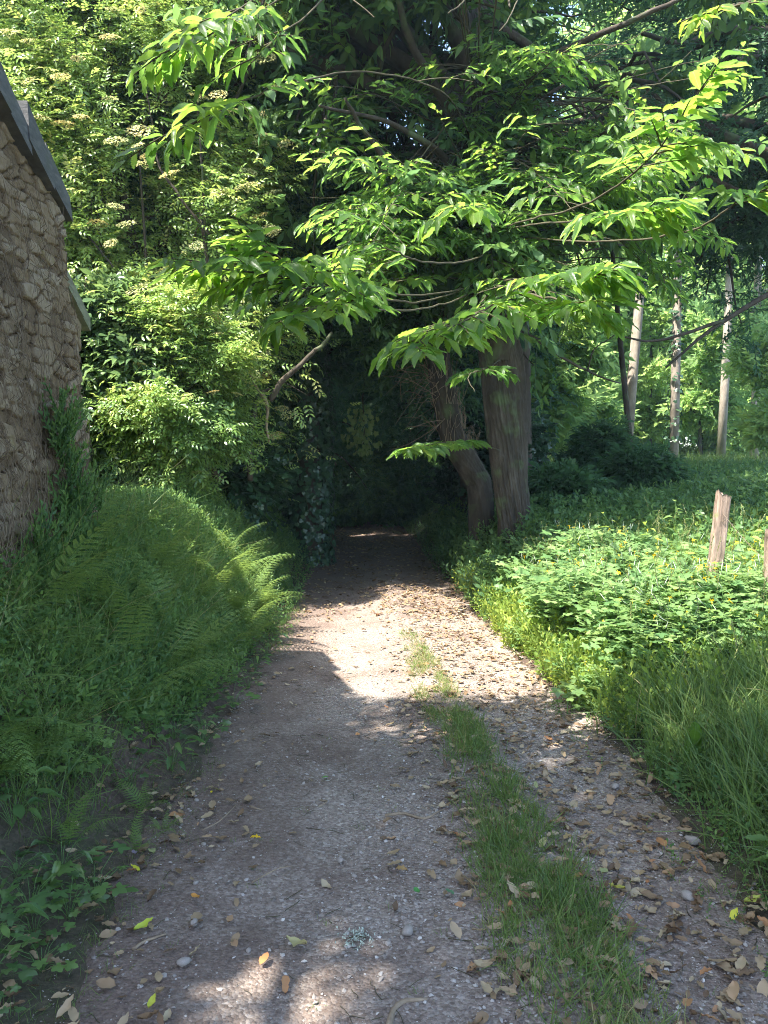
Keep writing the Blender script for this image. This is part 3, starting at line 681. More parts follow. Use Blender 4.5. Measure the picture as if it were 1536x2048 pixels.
def bough(pts, r0=.02, start=.3, shoots=12, nl=9, lsize=.19, sl=.42, parent=chest, base=cb, tint=.55, seed=0, mat='chestnut_leaf', flat=.2, deep=False):
    r = np.random.default_rng(seed+100)
    P = curve([at(*p) for p in pts], 40); P += np.cumsum(r.normal(0, .004, P.shape), 0)
    b = MB(); tube(b, P-base, np.linspace(r0, .003, 40), 6)
    lp=[]; la=[]; ln=[]; ls=[]; lt=[]
    def leaves(Q, n, sc, tt):
        m = len(Q)-1; T = norm(np.gradient(Q, axis=0))
        for i in range(n):
            f = (.15 + .85*(i+.5)/n)*m; k = int(f); q = Q[k] + (Q[min(k+1, m)]-Q[k])*(f-k); d = T[k]
            side = np.cross(d, [0,0,1.]); side = norm(side)*(1 if i % 2 else -1)
            ang = R(58 - 35*(i/n)) + r.normal(0, .14); a = d*cos(ang) + side*sin(ang) + np.array([0,0,-.22+r.normal(0,.16)])
            lp.append(q); la.append(a); ln.append(np.array([0,0,1.]) + r.normal(0, flat, 3) + np.array([-.15, -.25, 0])); ls.append(sc*(.72+.4*r.random())*(1 if i < n-2 else .8)); lt.append(tt + r.normal(0,.16))
    okP = sunlit_filter(P, .9, not deep) | (P[:, 1] < 4.1)
    for s in range(shoots):
        f = start + (1-start)*(s+.3)/shoots; k = int(f*39); q = P[k]; d = norm(P[min(k+1,39)]-P[k-1])
        if not okP[k]: continue
        side = norm(np.cross(d, [0,0,1.]))*(1 if s % 2 else -1); L = sl*(1.15-.75*((f-start)/(1-start)))*(.7+.5*r.random())
        dd = norm(d*.75 + side*(.8+.3*r.random()) + np.array([0,0,r.normal(.05,.12)])); t = np.linspace(0,1,8)[:,None]
        Q = q + dd*L*t + np.array([0,0,-.16*L])*t*t; tube(b, Q-base, np.linspace(.005,.002,8), 4, cap=False)
        leaves(Q, max(3, int(nl*L/sl)), lsize, tint + r.normal(0,.08))
    leaves(P[int(39*max(start,.55)):], 12, lsize*.95, tint+.1)
    bo = b.build('bough', M['twig'], parent)
    lf = MB(); lp_, la_, ln_ = np.array(lp), np.array(la), np.array(ln)
    kk = sunlit_filter(lp_ + norm(la_)*.08, .9, not deep) | (lp_[:, 1] < 4.1); lp_, la_, ln_, ls, lt = lp_[kk], la_[kk], ln_[kk], np.array(ls)[kk], np.array(lt)[kk]
    if kk.sum() < 5: return bo
    scatter(lf, LL, lp_-base, la_, ln_, np.array(ls), np.clip(np.array(lt),0,1))
    o = lf.build('foliage', M[mat], bo); return bo
D = 3.7
BG = [
 ([(960,330,9.9),(900,200,8),(760,150,6),(540,190,4.1),(330,285,3.6)], 14, .62),
 ([(958,300,9.9),(880,-160,7.5),(700,-170,5.6),(500,20,4.),(335,140,3.6)], 15, .62),
 ([(958,300,9.9),(900,-180,7.),(760,-200,5.2),(600,-30,4.1),(440,60,3.7)], 13, .6),
 ([(958,320,9.9),(900,-120,7.5),(780,-160,5.8),(640,-10,4.3),(500,110,3.7)], 12, .6),
 ([(975,560,9.8),(870,590,7),(700,575,4.6),(520,545,D),(335,525,3.6)], 16, .5),
 ([(975,560,9.8),(860,600,7),(740,590,4.5),(600,540,3.8),(490,470,3.6)], 10, .4),
 ([(975,570,9.8),(880,610,6.8),(760,620,4.6),(640,620,3.8),(545,660,3.55)], 10, .36),
 ([(985,580,9.8),(950,610,6.5),(900,630,4.4),(860,650,3.7),(810,690,3.5)], 9, .34),
 ([(985,570,9.8),(1000,580,6.6),(1040,580,4.5),(980,620,3.8),(890,670,3.5)], 11, .4),
 ([(990,560,9.8),(1030,560,6.4),(1060,575,4.4),(1130,560,3.8),(1235,545,3.6)], 12, .42),
 ([(990,570,9.8),(1040,590,6.2),(1100,610,4.5),(1140,630,3.8),(1180,640,3.6)], 8, .3),
 ([(990,460,9.7),(1060,440,6.6),(1180,400,4.6),(1310,300,3.8),(1435,140,3.6)], 15, .36),
 ([(990,460,9.7),(1080,450,6.4),(1160,440,4.5),(1250,430,3.8),(1345,415,3.6)], 12, .36),
 ([(990,470,9.7),(980,450,6.4),(960,430,4.6),(930,410,4.),(900,420,3.8)], 8, .3),
 ([(1000,470,9.7),(1200,480,6.5),(1380,460,4.6),(1480,400,3.9),(1560,370,3.7)], 10, .4),
 ([(990,500,9.7),(930,520,6.8),(870,520,5),(810,500,4.3),(770,480,4.1)], 9, .3),
 ([(958,260,9.9),(960,-100,7),(980,-160,5.4),(950,-40,4.4),(900,25,4.)], 8, .3),
 ([(958,260,9.9),(1010,-120,7),(1060,-160,5.4),(1040,-30,4.4),(990,60,4.)], 8, .28),
 ([(1000,720,9.6),(980,735,8.6),(960,740,7.8),(940,750,7.4),(950,785,7.2)], 8, .3),
 ([(1000,900,9.6),(940,885,9),(900,888,8.5),(850,895,8.1),(805,900,7.9)], 9, .3),
]
for k, (pts, ns, sl) in enumerate(BG): bough(pts, .010, .40 if k < 17 else .25, int(ns*1.9), 11, .155 if k < 17 else .19, sl, seed=k, tint=.6 if k < 15 else .4)
# deeper, shaded boughs that fill the canopy between
r9 = np.random.default_rng(77)
for k in range(56):
    a = [(958,300,9.9),(975,480,9.8),(985,560,9.8),(955,180,9.9)][k % 4]
    tx = r9.uniform(560, 1500); ty = r9.uniform(20, 620); d = r9.uniform(6.8, 9.)
    if tx < 900 and 150 < ty < 420 and r9.random() < .5: ty += 150
    mid = ((a[0]+tx)/2, (a[1]+ty)/2-30, (a[2]+d)/2)
    bough([a, mid, (tx, ty, d)], .012, .2, 18, 9, .2, .8, seed=200+k, tint=.55, deep=True)
# hanging pale end twig, top right
rb = at(1600, -60, 3.4)
nb = bough([(1680,-80,3.6),(1500,0,3.2),(1440,20,3.1),(1385,45,3.05)], .012, .3, 7, 5, .11, .2, seed=91, tint=.9)

# ================================================================== other trees round the lane
lt0 = at(965, 1010, 11); lt0[2] = hz(lt0[0], lt0[1])
LP = [tuple(lt0)] + [tuple(at(*q)) for q in [(960,985,11),(948,950,11),(928,915,11),(908,880,11),(896,835,11),(888,785,11),(878,735,11.1),(872,620,11.3),(860,500,11.6),(850,350,12)]]
lm = bark_trunk(LP, [.17,.165,.17,.175,.165,.155,.17,.165,.15,.11,.07], 260, 80, .035, .9, 12, lt0, .2)
lean = crown('leaning_tree', lt0, np.array(LP)[5:], .15, (-.3, 12.2, 6.6), (2.6, 2., 3.4), SP_OAK, 18, 9, 34, 1.1, 'canopy_leaf', 'bark_grey', 'crooked leaning tree with dry ivy stems left of the big chestnut trunk', 'tree', trunk_mesh=lm, seed=15, tint=(.3,.12), low=3.2)
tw = MB()
for k in range(45):                                     # tangle of dead twigs on the crooked trunk
    q = LP[5 + k % 4]; s = np.array(q) + rng.normal(0, .12, 3); e = s + np.array([-rng.uniform(.2, .85), rng.normal(-.3,.2), rng.uniform(-.25, .45)]); tube(tw, limb_path(s, e, .6, 7, .15)-lt0, np.linspace(.006,.002,7), 4, cap=False)
for k in range(190):
    i = rng.integers(3, 8); q = np.array(LP[i])*(1-.5) + np.array(LP[i+1])*.5; a = rng.random()*2*pi; s = q + .21*np.array([cos(a), sin(a), 0]); e = s + np.array([rng.normal(0,.06), rng.normal(0,.06), rng.uniform(.12,.4)]); tube(tw, limb_path(s, e, .25, 5)-lt0, .003, 4, cap=False)
tw.build('dead_twigs', M['dead_wood'], lean)

def ivy_tree(name, base, top, r, cen, rad, label, seed, n_iv=2600, hgt=None, spr=SP_OAK, cnt=(16,9,30), tint=(.3,.12), leafm='oak_leaf'):
    base = np.array([base[0], base[1], hz(base[0], base[1])-.05]); st = limb_path(base, top, .12, 9); st[0] = base; st[-1] = top
    t = crown(name, base, st, np.linspace(r*.8, r*.3, 9), cen, rad, spr, *cnt, 1.1, leafm, 'bark_grey', label, 'tree', seed=seed, tint=tint, low=2.8)
    if n_iv:
        k = rng.random(n_iv)*(hgt or .75)*8; i = k.astype(int); P0 = st[i] + (st[np.minimum(i+1, 8)]-st[i])*(k-i)[:, None]
        a = rng.random(n_iv)*2*pi; rad_ = r*(1+.35*fbm(np.cos(a)*1.5+k*.8, np.sin(a)*1.5, k, seed))*(.85+.3*rng.random(n_iv)); O = np.stack([np.cos(a), np.sin(a), np.zeros(n_iv)], -1)
        P = P0 + O*rad_[:, None]; A = norm(np.stack([rng.normal(0,.35,n_iv), rng.normal(0,.35,n_iv), -np.ones(n_iv)], -1) + O*.35)
        m = MB(); scatter(m, IV, P-base, A, norm(O + rng.normal(0,.25,(n_iv,3)) + np.array([0,0,.35])), .085*(.7+.6*rng.random(n_iv)), np.clip(rng.normal(.45,.2,n_iv),0,1)); m.build('ivy', M['ivy_leaf'], t)
    return t
x0 = at(618, 1100, 12.5)
ivy_tree('ivy_clad_tree', (x0[0], x0[1]), at(622, 500, 12.5), .30, (-1.6, 13.2, 5.9), (2.6, 2.2, 2.6), 'ivy smothered trunk standing at the left edge of the dark lane', 33, 5200, .9)
ivy_tree('holly_tree', (-2.5, 11.0), (-2.6, 11.2, 5.5), .12, (-3.1, 11.4, 3.8), (1.1, 1.0, 2.6), 'dark leafy tree between the sunlit elder and the ivy trunk', 34, 900, .6, cnt=(20,8,30))
TREES = [((-3.1,14.4),(-3,14.6,8),.2,(-3.2,14.4,5.6),(2.3,2,5),'dark tree on the left bank behind the ivy trunk'),
 ((1.55,14.2),(1.2,14.4,8),.2,(1.4,14.6,5.6),(2.2,1.9,3.9),'dark tree right of the lane behind the crooked tree'),
 ((-2.1,17.6),(-2.,17.6,8),.2,(-1.9,17.6,5),(1.9,2,4.3),'shaded tree left of the lane in the middle of the tunnel'),
 ((1.6,18.2),(1.2,18,8),.2,(1.5,18.4,5),(2.1,2,4.3),'shaded tree right of the lane in the middle of the tunnel'),
 ((-2.6,22.),(-2,22,8),.2,(-2.,22,4.6),(2.4,2,4.4),'shaded tree left at the dark end of the lane'),
 ((1.7,23.),(1.2,23,8),.2,(1.5,23,4.6),(2.6,2,4.4),'shaded tree right at the dark end of the lane'),
 ((-.6,27.),(-.6,27,8),.25,(-.6,26,3.6),(3.6,1.6,4.4),'dense tree closing the far end of the lane'),
 ((-.2,15.8),(-.2,15.8,9),.0,None,None,None)]
for k, (b, tpt, r, c, rd, lab) in enumerate(TREES):
    if c is None: continue
    ivy_tree('lane_tree', b, tpt, r, c, rd, lab, 50+k, 900 if k < 4 else 0, .7, spr=SP_OAK if k < 4 else SP_FAR, cnt=(18,8,24) if k < 4 else (16,7,16))
# roof of leaves over the lane beyond the chestnut
ivy_tree('arching_tree', (2.3, 12.6), (1.6, 13.2, 7), .17, (0, 15, 7.2), (3.4, 4, 2.3), 'arching tree whose boughs roof the dark lane behind the chestnut', 71, 0, spr=SP_OAK, cnt=(22,10,26))
# oak on the right whose limbs come in over the field edge
ob = np.array([7.9, 13.2, hz(7.9, 13.2)])
OS = np.array([ob, ob+[-.1,0,2], ob+[-.2,-.1,4], ob+[-.1,-.3,6], ob+[0,-.3,8.5]])
oak = crown('oak_tree', ob, OS, [.38,.33,.28,.2,.08], (5.4, 12.6, 9.3), (5.4, 3.6, 3.5), SP_OAK, 30, 11, 33, 1.15, 'oak_leaf', 'bark_grey', 'broad dark oak spreading its low limbs over the field edge on the right', 'tree', seed=23, tint=(.35,.14), low=5.)
for pts, r0, r1 in [([(1700,130,12.8),(1560,75,12.4),(1450,55,12),(1370,80,11.8),(1290,60,11.5)], .10, .03), ([(1560,90,12.4),(1470,130,12),(1400,200,11.8),(1330,260,11.6)], .08, .03),
    ([(1750,500,12.8),(1560,420,12),(1400,350,11.6),(1290,330,11.3),(1180,215,11)], .07, .02), ([(1750,560,12.8),(1600,560,12.2),(1450,640,12),(1330,735,12)], .07, .015), ([(1450,640,12),(1310,680,11.8),(1230,665,11.6)], .03, .01), ([(1400,350,11.6),(1300,470,11.4),(1170,500,11.2)], .04, .012)]:
    limb('limb', pts, r0, r1, oak, ob)
# tree behind the camera whose crown shades the foreground
ivy_tree('shade_tree', (-4.2, -3.2), (-3., -1., 7.2), .3, (-2.2, -1.0, 7.3), (4.8, 3.7, 1.6), 'leafy tree behind the viewer shading the foreground of the track', 81, 0, spr=SP_CAN, cnt=(30,11,24))
# tall trees behind the elder, upper left
for k, (b, c, rd, lab, sp_) in enumerate([((-5.2,13.5),(-4.9,13.2,7.),(2.6,1.6,5.2),'tall ivy covered tree rising behind the flowering elder',SP_OAK), ((-8.2,12.5),(-7.6,12.2,7),(2.6,1.8,5.4),'leafy tree behind the barn roof at far left',SP_OAK), ((-2.6,14.8),(-2.4,13.4,8.6),(2.4,1.5,3.4),'tall tree above the lane between elder and chestnut',SP_OAK)]):
    ivy_tree('background_tree', b, (c[0], c[1], c[2]+3), .2, c, rd, lab, 90+k, 0, spr=sp_, cnt=(26,10,30), tint=(.55,.15), leafm='canopy_leaf')

# ================================================================== ELDER, flowering, and the shrubs round it
eb = np.array([-2.55, 9.3, hz(-2.55, 9.3)])
ES = np.array([eb, eb+[-.1,.1,1], eb+[-.3,.2,2.2], eb+[-.6,.3,3.6], eb+[-.8,.4,5.4]])
elder = crown('elder_shrub', eb, ES, [.09,.08,.07,.05,.02], (-4.0, 10.4, 4.7), (2.8, 1.5, 4.3), PINN, 54, 16, 62, 1.05, 'elder_leaf', 'bark_grey', 'tall sunlit elder covered in cream flower heads beyond the barn', 'elder', seed=41, tint=(.55,.2), filt=False, hang=.05, spread=.33, low=1.2, outn=1.0)
for pts, r0, r1 in [([(440,960,9.2),(400,900,9),(395,820,8.9),(410,700,8.9),(420,560,9),(405,420,9)], .05, .02), ([(350,960,9.2),(300,880,9.1),(290,760,9),(300,560,9),(280,300,9)], .035, .012), ([(540,800,8.8),(575,750,8.8),(620,705,8.8),(660,660,8.9)], .035, .02),
    ([(500,960,9.2),(505,880,9),(520,800,8.9),(545,780,8.85)], .035, .03), ([(160,445,8.9),(200,500,8.7),(240,555,8.6)], .014, .008), ([(420,470,8.9),(330,350,8.8),(310,270,8.8),(290,150,8.7)], .018, .008), ([(410,450,8.9),(400,300,8.8),(385,180,8.8)], .016, .007)]:
    limb('limb', pts, r0, r1, elder, eb)
hb = at(524, 790, 8.8)
m = MB(); P = curve([at(522,785,8.75), at(532,815,8.7), at(530,845,8.7), at(533,885,8.7)], 18) + np.cumsum(rng.normal(0,.004,(18,3)),0); tube(m, P, np.linspace(.024,.011,18)*(1+.3*rng.random(18)), 6); P = curve([at(522,787,8.75), at(510,770,8.7), at(500,750,8.7)], 8); tube(m, P, .012, 6)
tag(m.build('broken_branch', M['dead_wood']), 'bare broken branch hanging beside the mouth of the lane', 'branch')
def umbel(seed):
    r = np.random.default_rng(seed); m = MB(); n = 130
    a = r.random(n)*2*pi; rr = np.sqrt(r.random(n)); P = np.stack([np.cos(a)*rr*.085, np.sin(a)*rr*.085, .06-.02*rr**2+r.normal(0,.004,n)], -1)
    scatter(m, [tp([(-.5,-.5,0),(.5,-.5,0),(.5,.5,.1),(-.5,.5,0)], [[(0,1,2,3)]])], P, rdirs(n)*[1,1,.2], np.stack([r.normal(0,.4,n), r.normal(0,.4,n), np.ones(n)],-1), .011*(.7+.6*r.random(n)), np.clip(r.normal(.45 + .25*(seed % 3),.2,n),0,1))
    for i in range(5):
        q = np.array([cos(i*1.26)*.05, sin(i*1.26)*.05, .055]); tube(m, [(0,0,0), q*.6, q], .0015, 3, cap=False)
    return m.mesh('blossom', M['blossom'])
UM = [umbel(s) for s in range(4)]
def blossoms(root, cen, rad, n, sc=1., front=True):
    c = np.array(cen); rd = np.array(rad); r = np.random.default_rng(3); o = root.location; k = 0
    while k < n:
        u = norm(r.normal(size=3)); u[1] = -abs(u[1])*.9
        u = norm(u); P = c + u*rd*(1.14 + .22*r.random())
        if not (-.50 < P[0]/P[1] < -.12) or P[2] < 1.9 or (P[2]-1.6)/P[1] > .63: continue
        put('flower_head', UM[k % 4], tuple(P - np.array(o)), (r.normal(.55,.25), r.normal(-.15,.25), 0), sc*(.75+.6*r.random()), root); k += 1
blossoms(elder, (-4.0,10.3,4.7), (2.8,1.6,4.3), 98, 1.25)
def shrub(name, base, cen, rad, spr, cnt, mat, label, cat, seed, tint=(.5,.18), group=None, lsc=1., n_stem=3, bark='bark_grey', filt=False):
    base = np.array([base[0], base[1], hz(*base)]); st = np.array([base, base*.6+np.array(cen)*.4, np.array(cen)]) 
    return crown(name, base, st, [.03,.022,.012], cen, rad, spr, *cnt, lsc, mat, bark, label, cat, group, seed=seed, tint=tint, filt=filt, hang=.03, outn=.9)
c = at(250, 800, 8.9); shrub('laurel_shrub', (c[0], c[1]+.1), c, (.8,.6,1.15), SP_LAU, (24,10,26), 'laurel_leaf', 'glossy laurel shrub in sun behind the barn corner', 'shrub', 61)
c = at(355, 790, 8.5); e2 = shrub('elder_bush', (c[0], c[1]+.2), c, (.8,.5,1.1), PINN, (26,10,34), 'elder_leaf', 'lower elder bush in sun beside the lane mouth', 'elder', 62, tint=(.5,.2), lsc=.9)
c3 = at(300, 700, 8.9); shrub('elder_bush', (c3[0], c3[1]+.2), c3, (.7,.45,.8), PINN, (22,9,26), 'elder_leaf', 'middle elder bush in sun above the laurel and behind the lower one', 'elder', 65, tint=(.6,.2), lsc=.9)
r2 = np.random.default_rng(12)
for k in range(16):
    u = norm(np.array([r2.normal(), -abs(r2.normal())-.3, r2.normal()+.5])); P = u*np.array([.7,.52,1.])*1.05 + c - np.array(e2.location); put('flower_head', UM[k % 4], tuple(P), (.1,.2,k), .8, e2)
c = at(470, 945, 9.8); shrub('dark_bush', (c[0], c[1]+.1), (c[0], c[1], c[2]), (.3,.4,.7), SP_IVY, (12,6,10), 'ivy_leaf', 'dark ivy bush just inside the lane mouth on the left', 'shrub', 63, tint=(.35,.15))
c = at(150, 930, 9.4); shrub('bank_bush', (c[0], c[1]), c, (.9,.5,.8), SP_LAU, (16,7,14), 'canopy_leaf', 'small bush by the shed foot at the top of the bank', 'shrub', 64)
c = at(725, 860, 12.2); hv = empty('hanging_ivy', tuple(c)); tag(hv, 'sunlit strand of ivy hanging in the middle of the dark lane', 'ivy')
m = MB(); k = 150; P = np.stack([rng.normal(0,.13,k), rng.normal(0,.1,k), rng.uniform(-.35,.35,k)], -1); scatter(m, IV, P, norm(rdirs(k)*.5+[0,0,-.8]), norm(rdirs(k)*.6+[-.5,-.5,.4]), .085*(.7+.6*rng.random(k)), np.full(k,.95)); m.build('foliage', M['laurel_leaf'], hv)
m = MB(); tube(m, [(0,0,-.3),(.03,0,0),(0,.1,.5),(.1,.3,1.6)], .008, 5); m.build('stem', M['twig'], hv)
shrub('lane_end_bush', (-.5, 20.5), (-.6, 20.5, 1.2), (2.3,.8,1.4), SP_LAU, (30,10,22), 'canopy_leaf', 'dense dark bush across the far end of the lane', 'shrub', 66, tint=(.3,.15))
# undergrowth shrubs, right
for k, (px, py, d, rd, lab) in enumerate([(1200,915,13.5,(.36,.3,.36),'dark round bush in shade at the field edge right of the chestnut'), (1285,970,12,(.36,.3,.34),'dark leafy bush in shade nearer than the round one'), (1125,1000,11,(.4,.3,.22),'low shaded bush close behind the chestnut trunk')]):
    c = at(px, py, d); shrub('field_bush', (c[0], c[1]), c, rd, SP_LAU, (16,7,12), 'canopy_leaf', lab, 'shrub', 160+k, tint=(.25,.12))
# bank trees' low growth at the lane sides: dark ivy banks
for k, (x, y, z, rd, lab) in enumerate([(-2.6,11.4,1.5,(.4,1.0,.7),'ivy bank left of the lane below the ivy trunk'), (-2.2,15.,1.7,(.6,1.6,1.0),'ivy bank left of the lane farther in'), (2.1,13.6,1.6,(.5,1.2,.7),'ivy bank right of the lane behind the crooked tree'), (1.9,16.6,1.7,(.6,1.8,1.),'ivy bank right of the lane farther in')]):
    shrub('ivy_bank', (x, y), (x, y, z), rd, SP_IVY, (20,8,12), 'ivy_leaf', lab, 'ivy', 170+k, tint=(.35,.15))

# ================================================================== far trees beyond the field
def far_tree(name, px, d, h, r, cen_h, rad, cnt, seed, label, group=None, mat='far_leaf', bark='bark_grey', ivy=0, lsc=1.):
    b = at(px, 930, d); b = np.array([b[0], b[1], hz(b[0], b[1])-.1]); top = b + [rng.normal(0,.4), 0, h]; st = limb_path(b, top, .05, 8); st[0]=b
    t = crown(name, b, st, np.linspace(r, r*.35, 8), b+[0,0,cen_h], rad, SP_FAR, *cnt, lsc, mat, bark, label, 'tree', group, seed=seed, tint=(.5,.18), filt=False, outn=.8)
    if ivy:
        k = rng.random(ivy)*7*.9; i = k.astype(int); P0 = st[i] + (st[np.minimum(i+1,7)]-st[i])*(k-i)[:,None]; dn = fbm(k*1.6, 0*k, 0, seed, 3); m_ = rng.random(ivy) < sstep(.42,.6,dn); P0 = P0[m_]; n = len(P0)
        a = rng.random(n)*2*pi; O = np.stack([np.cos(a), np.sin(a), np.zeros(n)],-1); m = MB(); scatter(m, IV, P0+O*r*(1.1+.5*rng.random(n))[:,None]-b, norm(O*.5+rdirs(n)*.5+[0,0,-.6]), norm(O+[0,0,.4]), .13*(.7+.5*rng.random(n)), np.clip(rng.normal(.5,.2,n),0,1)); m.build('ivy', M['ivy_leaf'], t)
    return t
for k, (px, d, r, lab) in enumerate([(1250,22,.15,'pale ivy patched poplar trunk nearest the chestnut'), (1347,21,.13,'slim pale poplar, second ivy patched trunk from the chestnut'), (1440,28,.16,'pale poplar trunk farther back beyond the fence post'), (1507,29,.17,'pale poplar with wispy crown near the right edge')]):
    far_tree('poplar_tree', px, d, 17, r, 12.5 if k < 3 else 7, (1.7,1.6,4.6) if k < 3 else (1.2,1.2,4.), (18,7,12) if k < 3 else (10,6,6), 300+k, lab, bark='bark_pale', ivy=1500)
YT = [(1092,21,5.5,.07,3.6,(1.3,1.2,1.9),'slim young tree just right of the chestnut trunk'), (1150,24,6.5,.06,4.2,(1.5,1.2,2.4),'thin young tree second from the chestnut trunk'), (1270,17,8,.07,7.2,(1.2,1.1,1.6),'dark slim trunk in front of the first poplar'), (1400,31,6,.07,4.,(1.1,1.1,2.2),'bright young tree between the second and third poplars'), (1185,32,8,.09,4.6,(2.2,1.5,3.4),'leafy young tree behind the dark round bush'), (1300,33,8,.09,4.6,(2.2,1.5,3.4),'leafy young tree behind the two nearer poplars'), (1475,36,4.,.06,2.7,(1.2,1.1,1.3),'low young tree between the right hand poplars'), (1565,24,4.,.05,2.6,(1.1,1.0,1.4),'young tree at the right edge of the field')]
for k, (px, d, h, r, ch, rd, lab) in enumerate(YT): far_tree('young_tree', px, d, h, r, ch, rd, (14,7,10), 330+k, lab)
hq = at(1350, 930, 52); shrub('field_hedge', (hq[0], hq[1]), (hq[0]-2, hq[1], 3.2), (17,1.6,3.), SP_FAR, (60,12,12), 'far_leaf', 'long low hedge closing the field below the woodland belt', 'hedge', 190, tint=(.5,.2), lsc=1.3)
protos = [far_tree('woodland_tree', px, d, 13, .16, 6.6, (3.6,2.6,6.2), (24,8,12), 360+k, 'leafy woodland tree in the sunlit belt beyond the field', 'trees of the far woodland belt', lsc=1.3) for k, (px, d) in enumerate([(1080,40),(1230,44),(1400,46)])]
k = 0
for px, d in [(960,42),(1160,50),(1330,40),(1480,52),(1550,44),(1640,46),(1720,50),(1110,62),(1270,64),(1440,66),(1600,64),(880,48),(1000,56),(1020,33),(1180,38),(1800,52),(1700,38)]:
    c = copy_tree(protos[k % 3]); q = at(px, 930, d); c.location = (q[0], q[1], hz(q[0], q[1])-.1); c.rotation_euler = (0,0,k*1.3); s = (.8+.35*random.random())*(.5 if 1410 < px < 1620 else 1); c.scale = (s,s,s); k += 1
for px, d in [(-400,24),(-150,22),(80,24),(300,26),(560,34),(750,40),(1250,-0)]:
    if d <= 0: continue
    c = copy_tree(protos[k % 3]); q = at(px, 930, d); c.location = (q[0], q[1], hz(q[0], q[1])-.1); c.rotation_euler = (0,0,k*1.3); c['label'] = 'woodland tree rising behind the barn and the lane'; c['group'] = 'trees behind the lane'; k += 1
#----- part 3 follows
# ================================================================== FERNS
def frond(seed, L=.95, pairs=24, w=.26):
    r = np.random.default_rng(seed); mb = MB()
    n = 26; t = np.linspace(0, 1, n); C0 = np.stack([.03*np.sin(t*3+seed), t*L*(.86), L*(.62*t - .62*t**2.1)*.9 ], -1)
    tube(mb, C0, np.linspace(.0035,.001,n), 4, tint=.15, cap=False)
    T = norm(np.gradient(C0, axis=0)); tpl = quad_leaf(.95, .03, .05)
    PP=[]; AA=[]; NN=[]; SS=[]
    for i in range(pairs):
        f = .16 + .83*i/(pairs-1); k = f*(n-1); k0 = int(min(k, n-2)); q = C0[k0] + (C0[k0+1]-C0[k0])*(k-k0); d = T[k0]; up = norm(np.cross(np.array([1.,0,0]), d))
        pl = w*math.sin(pi*min(1, (f-.08)*.95)**.62)**.9*(1-.25*f) * (1.0 if f < .95 else .6)
        for s in (-1, 1):
            a = norm(np.array([s, 0, 0]) + d*(.25+.45*f) - up*.10 + r.normal(0,.04,3)); m = max(5, int(pl/.0105)); cur = q.copy()
            for j in range(m):
                g_ = (j+.5)/m; p = q + a*pl*g_ - up*(.05*g_*g_)
                sz = .0175*(1-g_)**.5*(pl/w)**.3 + .003; b = norm(np.cross(a, up))
                for s2 in (-1, 1):
                    PP.append(p); AA.append(b*s2 + a*.45); NN.append(up); SS.append(sz)
    PP=np.array(PP); scatter(mb, [tpl], PP, np.array(AA), np.array(NN)+r.normal(0,.12,(len(PP),3)), np.array(SS), np.clip(r.normal(.5,.12,len(PP)),0,1))
    return mb.mesh('frond', M['fern_leaf'])
FR = [frond(s, .9+.05*s, 14+s, .16+.015*(s % 3)) for s in range(5)]
def fern(x, y, nf, L, label, group, tilt=.0, face=None, z=None, arc=None):
    z = hz(x, y) if z is None else z; o = empty('fern', (x, y, z-.02)); tag(o, label, 'fern', group)
    for i in range(nf):
        if face is None: az = 2*pi*i/nf + random.uniform(-.3,.3)
        else: az = face + random.uniform(-1, 1)*(arc or 1.2)
        f = put('frond', FR[random.randrange(5)], (0,0,0), (0,0,0), L*random.uniform(.75,1.1), o)
        el = random.uniform(.25, .85) + tilt
        f.rotation_mode = 'XYZ'; f.rotation_euler = (el, random.uniform(-.25,.25), az)
    return o
# local +Y points along azimuth az: az=0 -> +Y, -pi/2 -> +X
for k, (px, py, d, nf, L) in enumerate([(455,1075,7.2,9,.85),(495,1120,7.0,9,.75),(430,1120,6.7,9,.8),(480,1190,6.6,9,.7),(505,1085,7.8,8,.7),(450,1030,7.9,8,.75),(470,1150,6.2,8,.7)]):
    q = at(px, py, d); fern(q[0], q[1], nf, L, 'yellow green fern in full sun past the barn shadow on the left bank', 'sunlit ferns at the end of the left bank', .15, -pi/2, None, 2.4)
fl = [(-1.7,5.6),(-1.45,5.1),(-1.62,4.55),(-1.8,4.1),(-1.5,6.2),(-1.4,4.7),(-1.7,3.75),(-1.85,3.4),(-1.6,3.3),(-1.42,4.2),(-1.5,3.75),(-1.9,4.9),(-1.35,5.5),(-1.55,2.95),(-1.75,3.1),(-1.5,4.45),(-1.35,4.95),(-1.6,5.8)]
for k, (x, y) in enumerate(fl): fern(x+random.uniform(-.05,.05), y, random.choice([4,5,6]), random.uniform(.65,.95), 'green fern in shade on the steep left bank', 'shaded ferns on the left bank', random.uniform(-.6,.45), -pi/2+random.uniform(-.9,.9), None, 2.8)
for x, y, L in [(-1.02,3.1,.22),(-1.10,3.45,.25),(-1.25,3.0,.3),(-.97,3.3,.16)]: fern(x, y, 5, L, 'tiny young fern on bare soil at the left edge of the track', 'tiny ferns at the foot of the left bank', .2)
for x, y in [(-1.5,8.6),(-1.45,9.4),(1.35,9.2),(1.5,10.6),(-1.4,10.4),(2.6,9.6)]: fern(x, y, 6, .6, 'small fern in deep shade beside the lane', 'ferns in the dark of the lane')

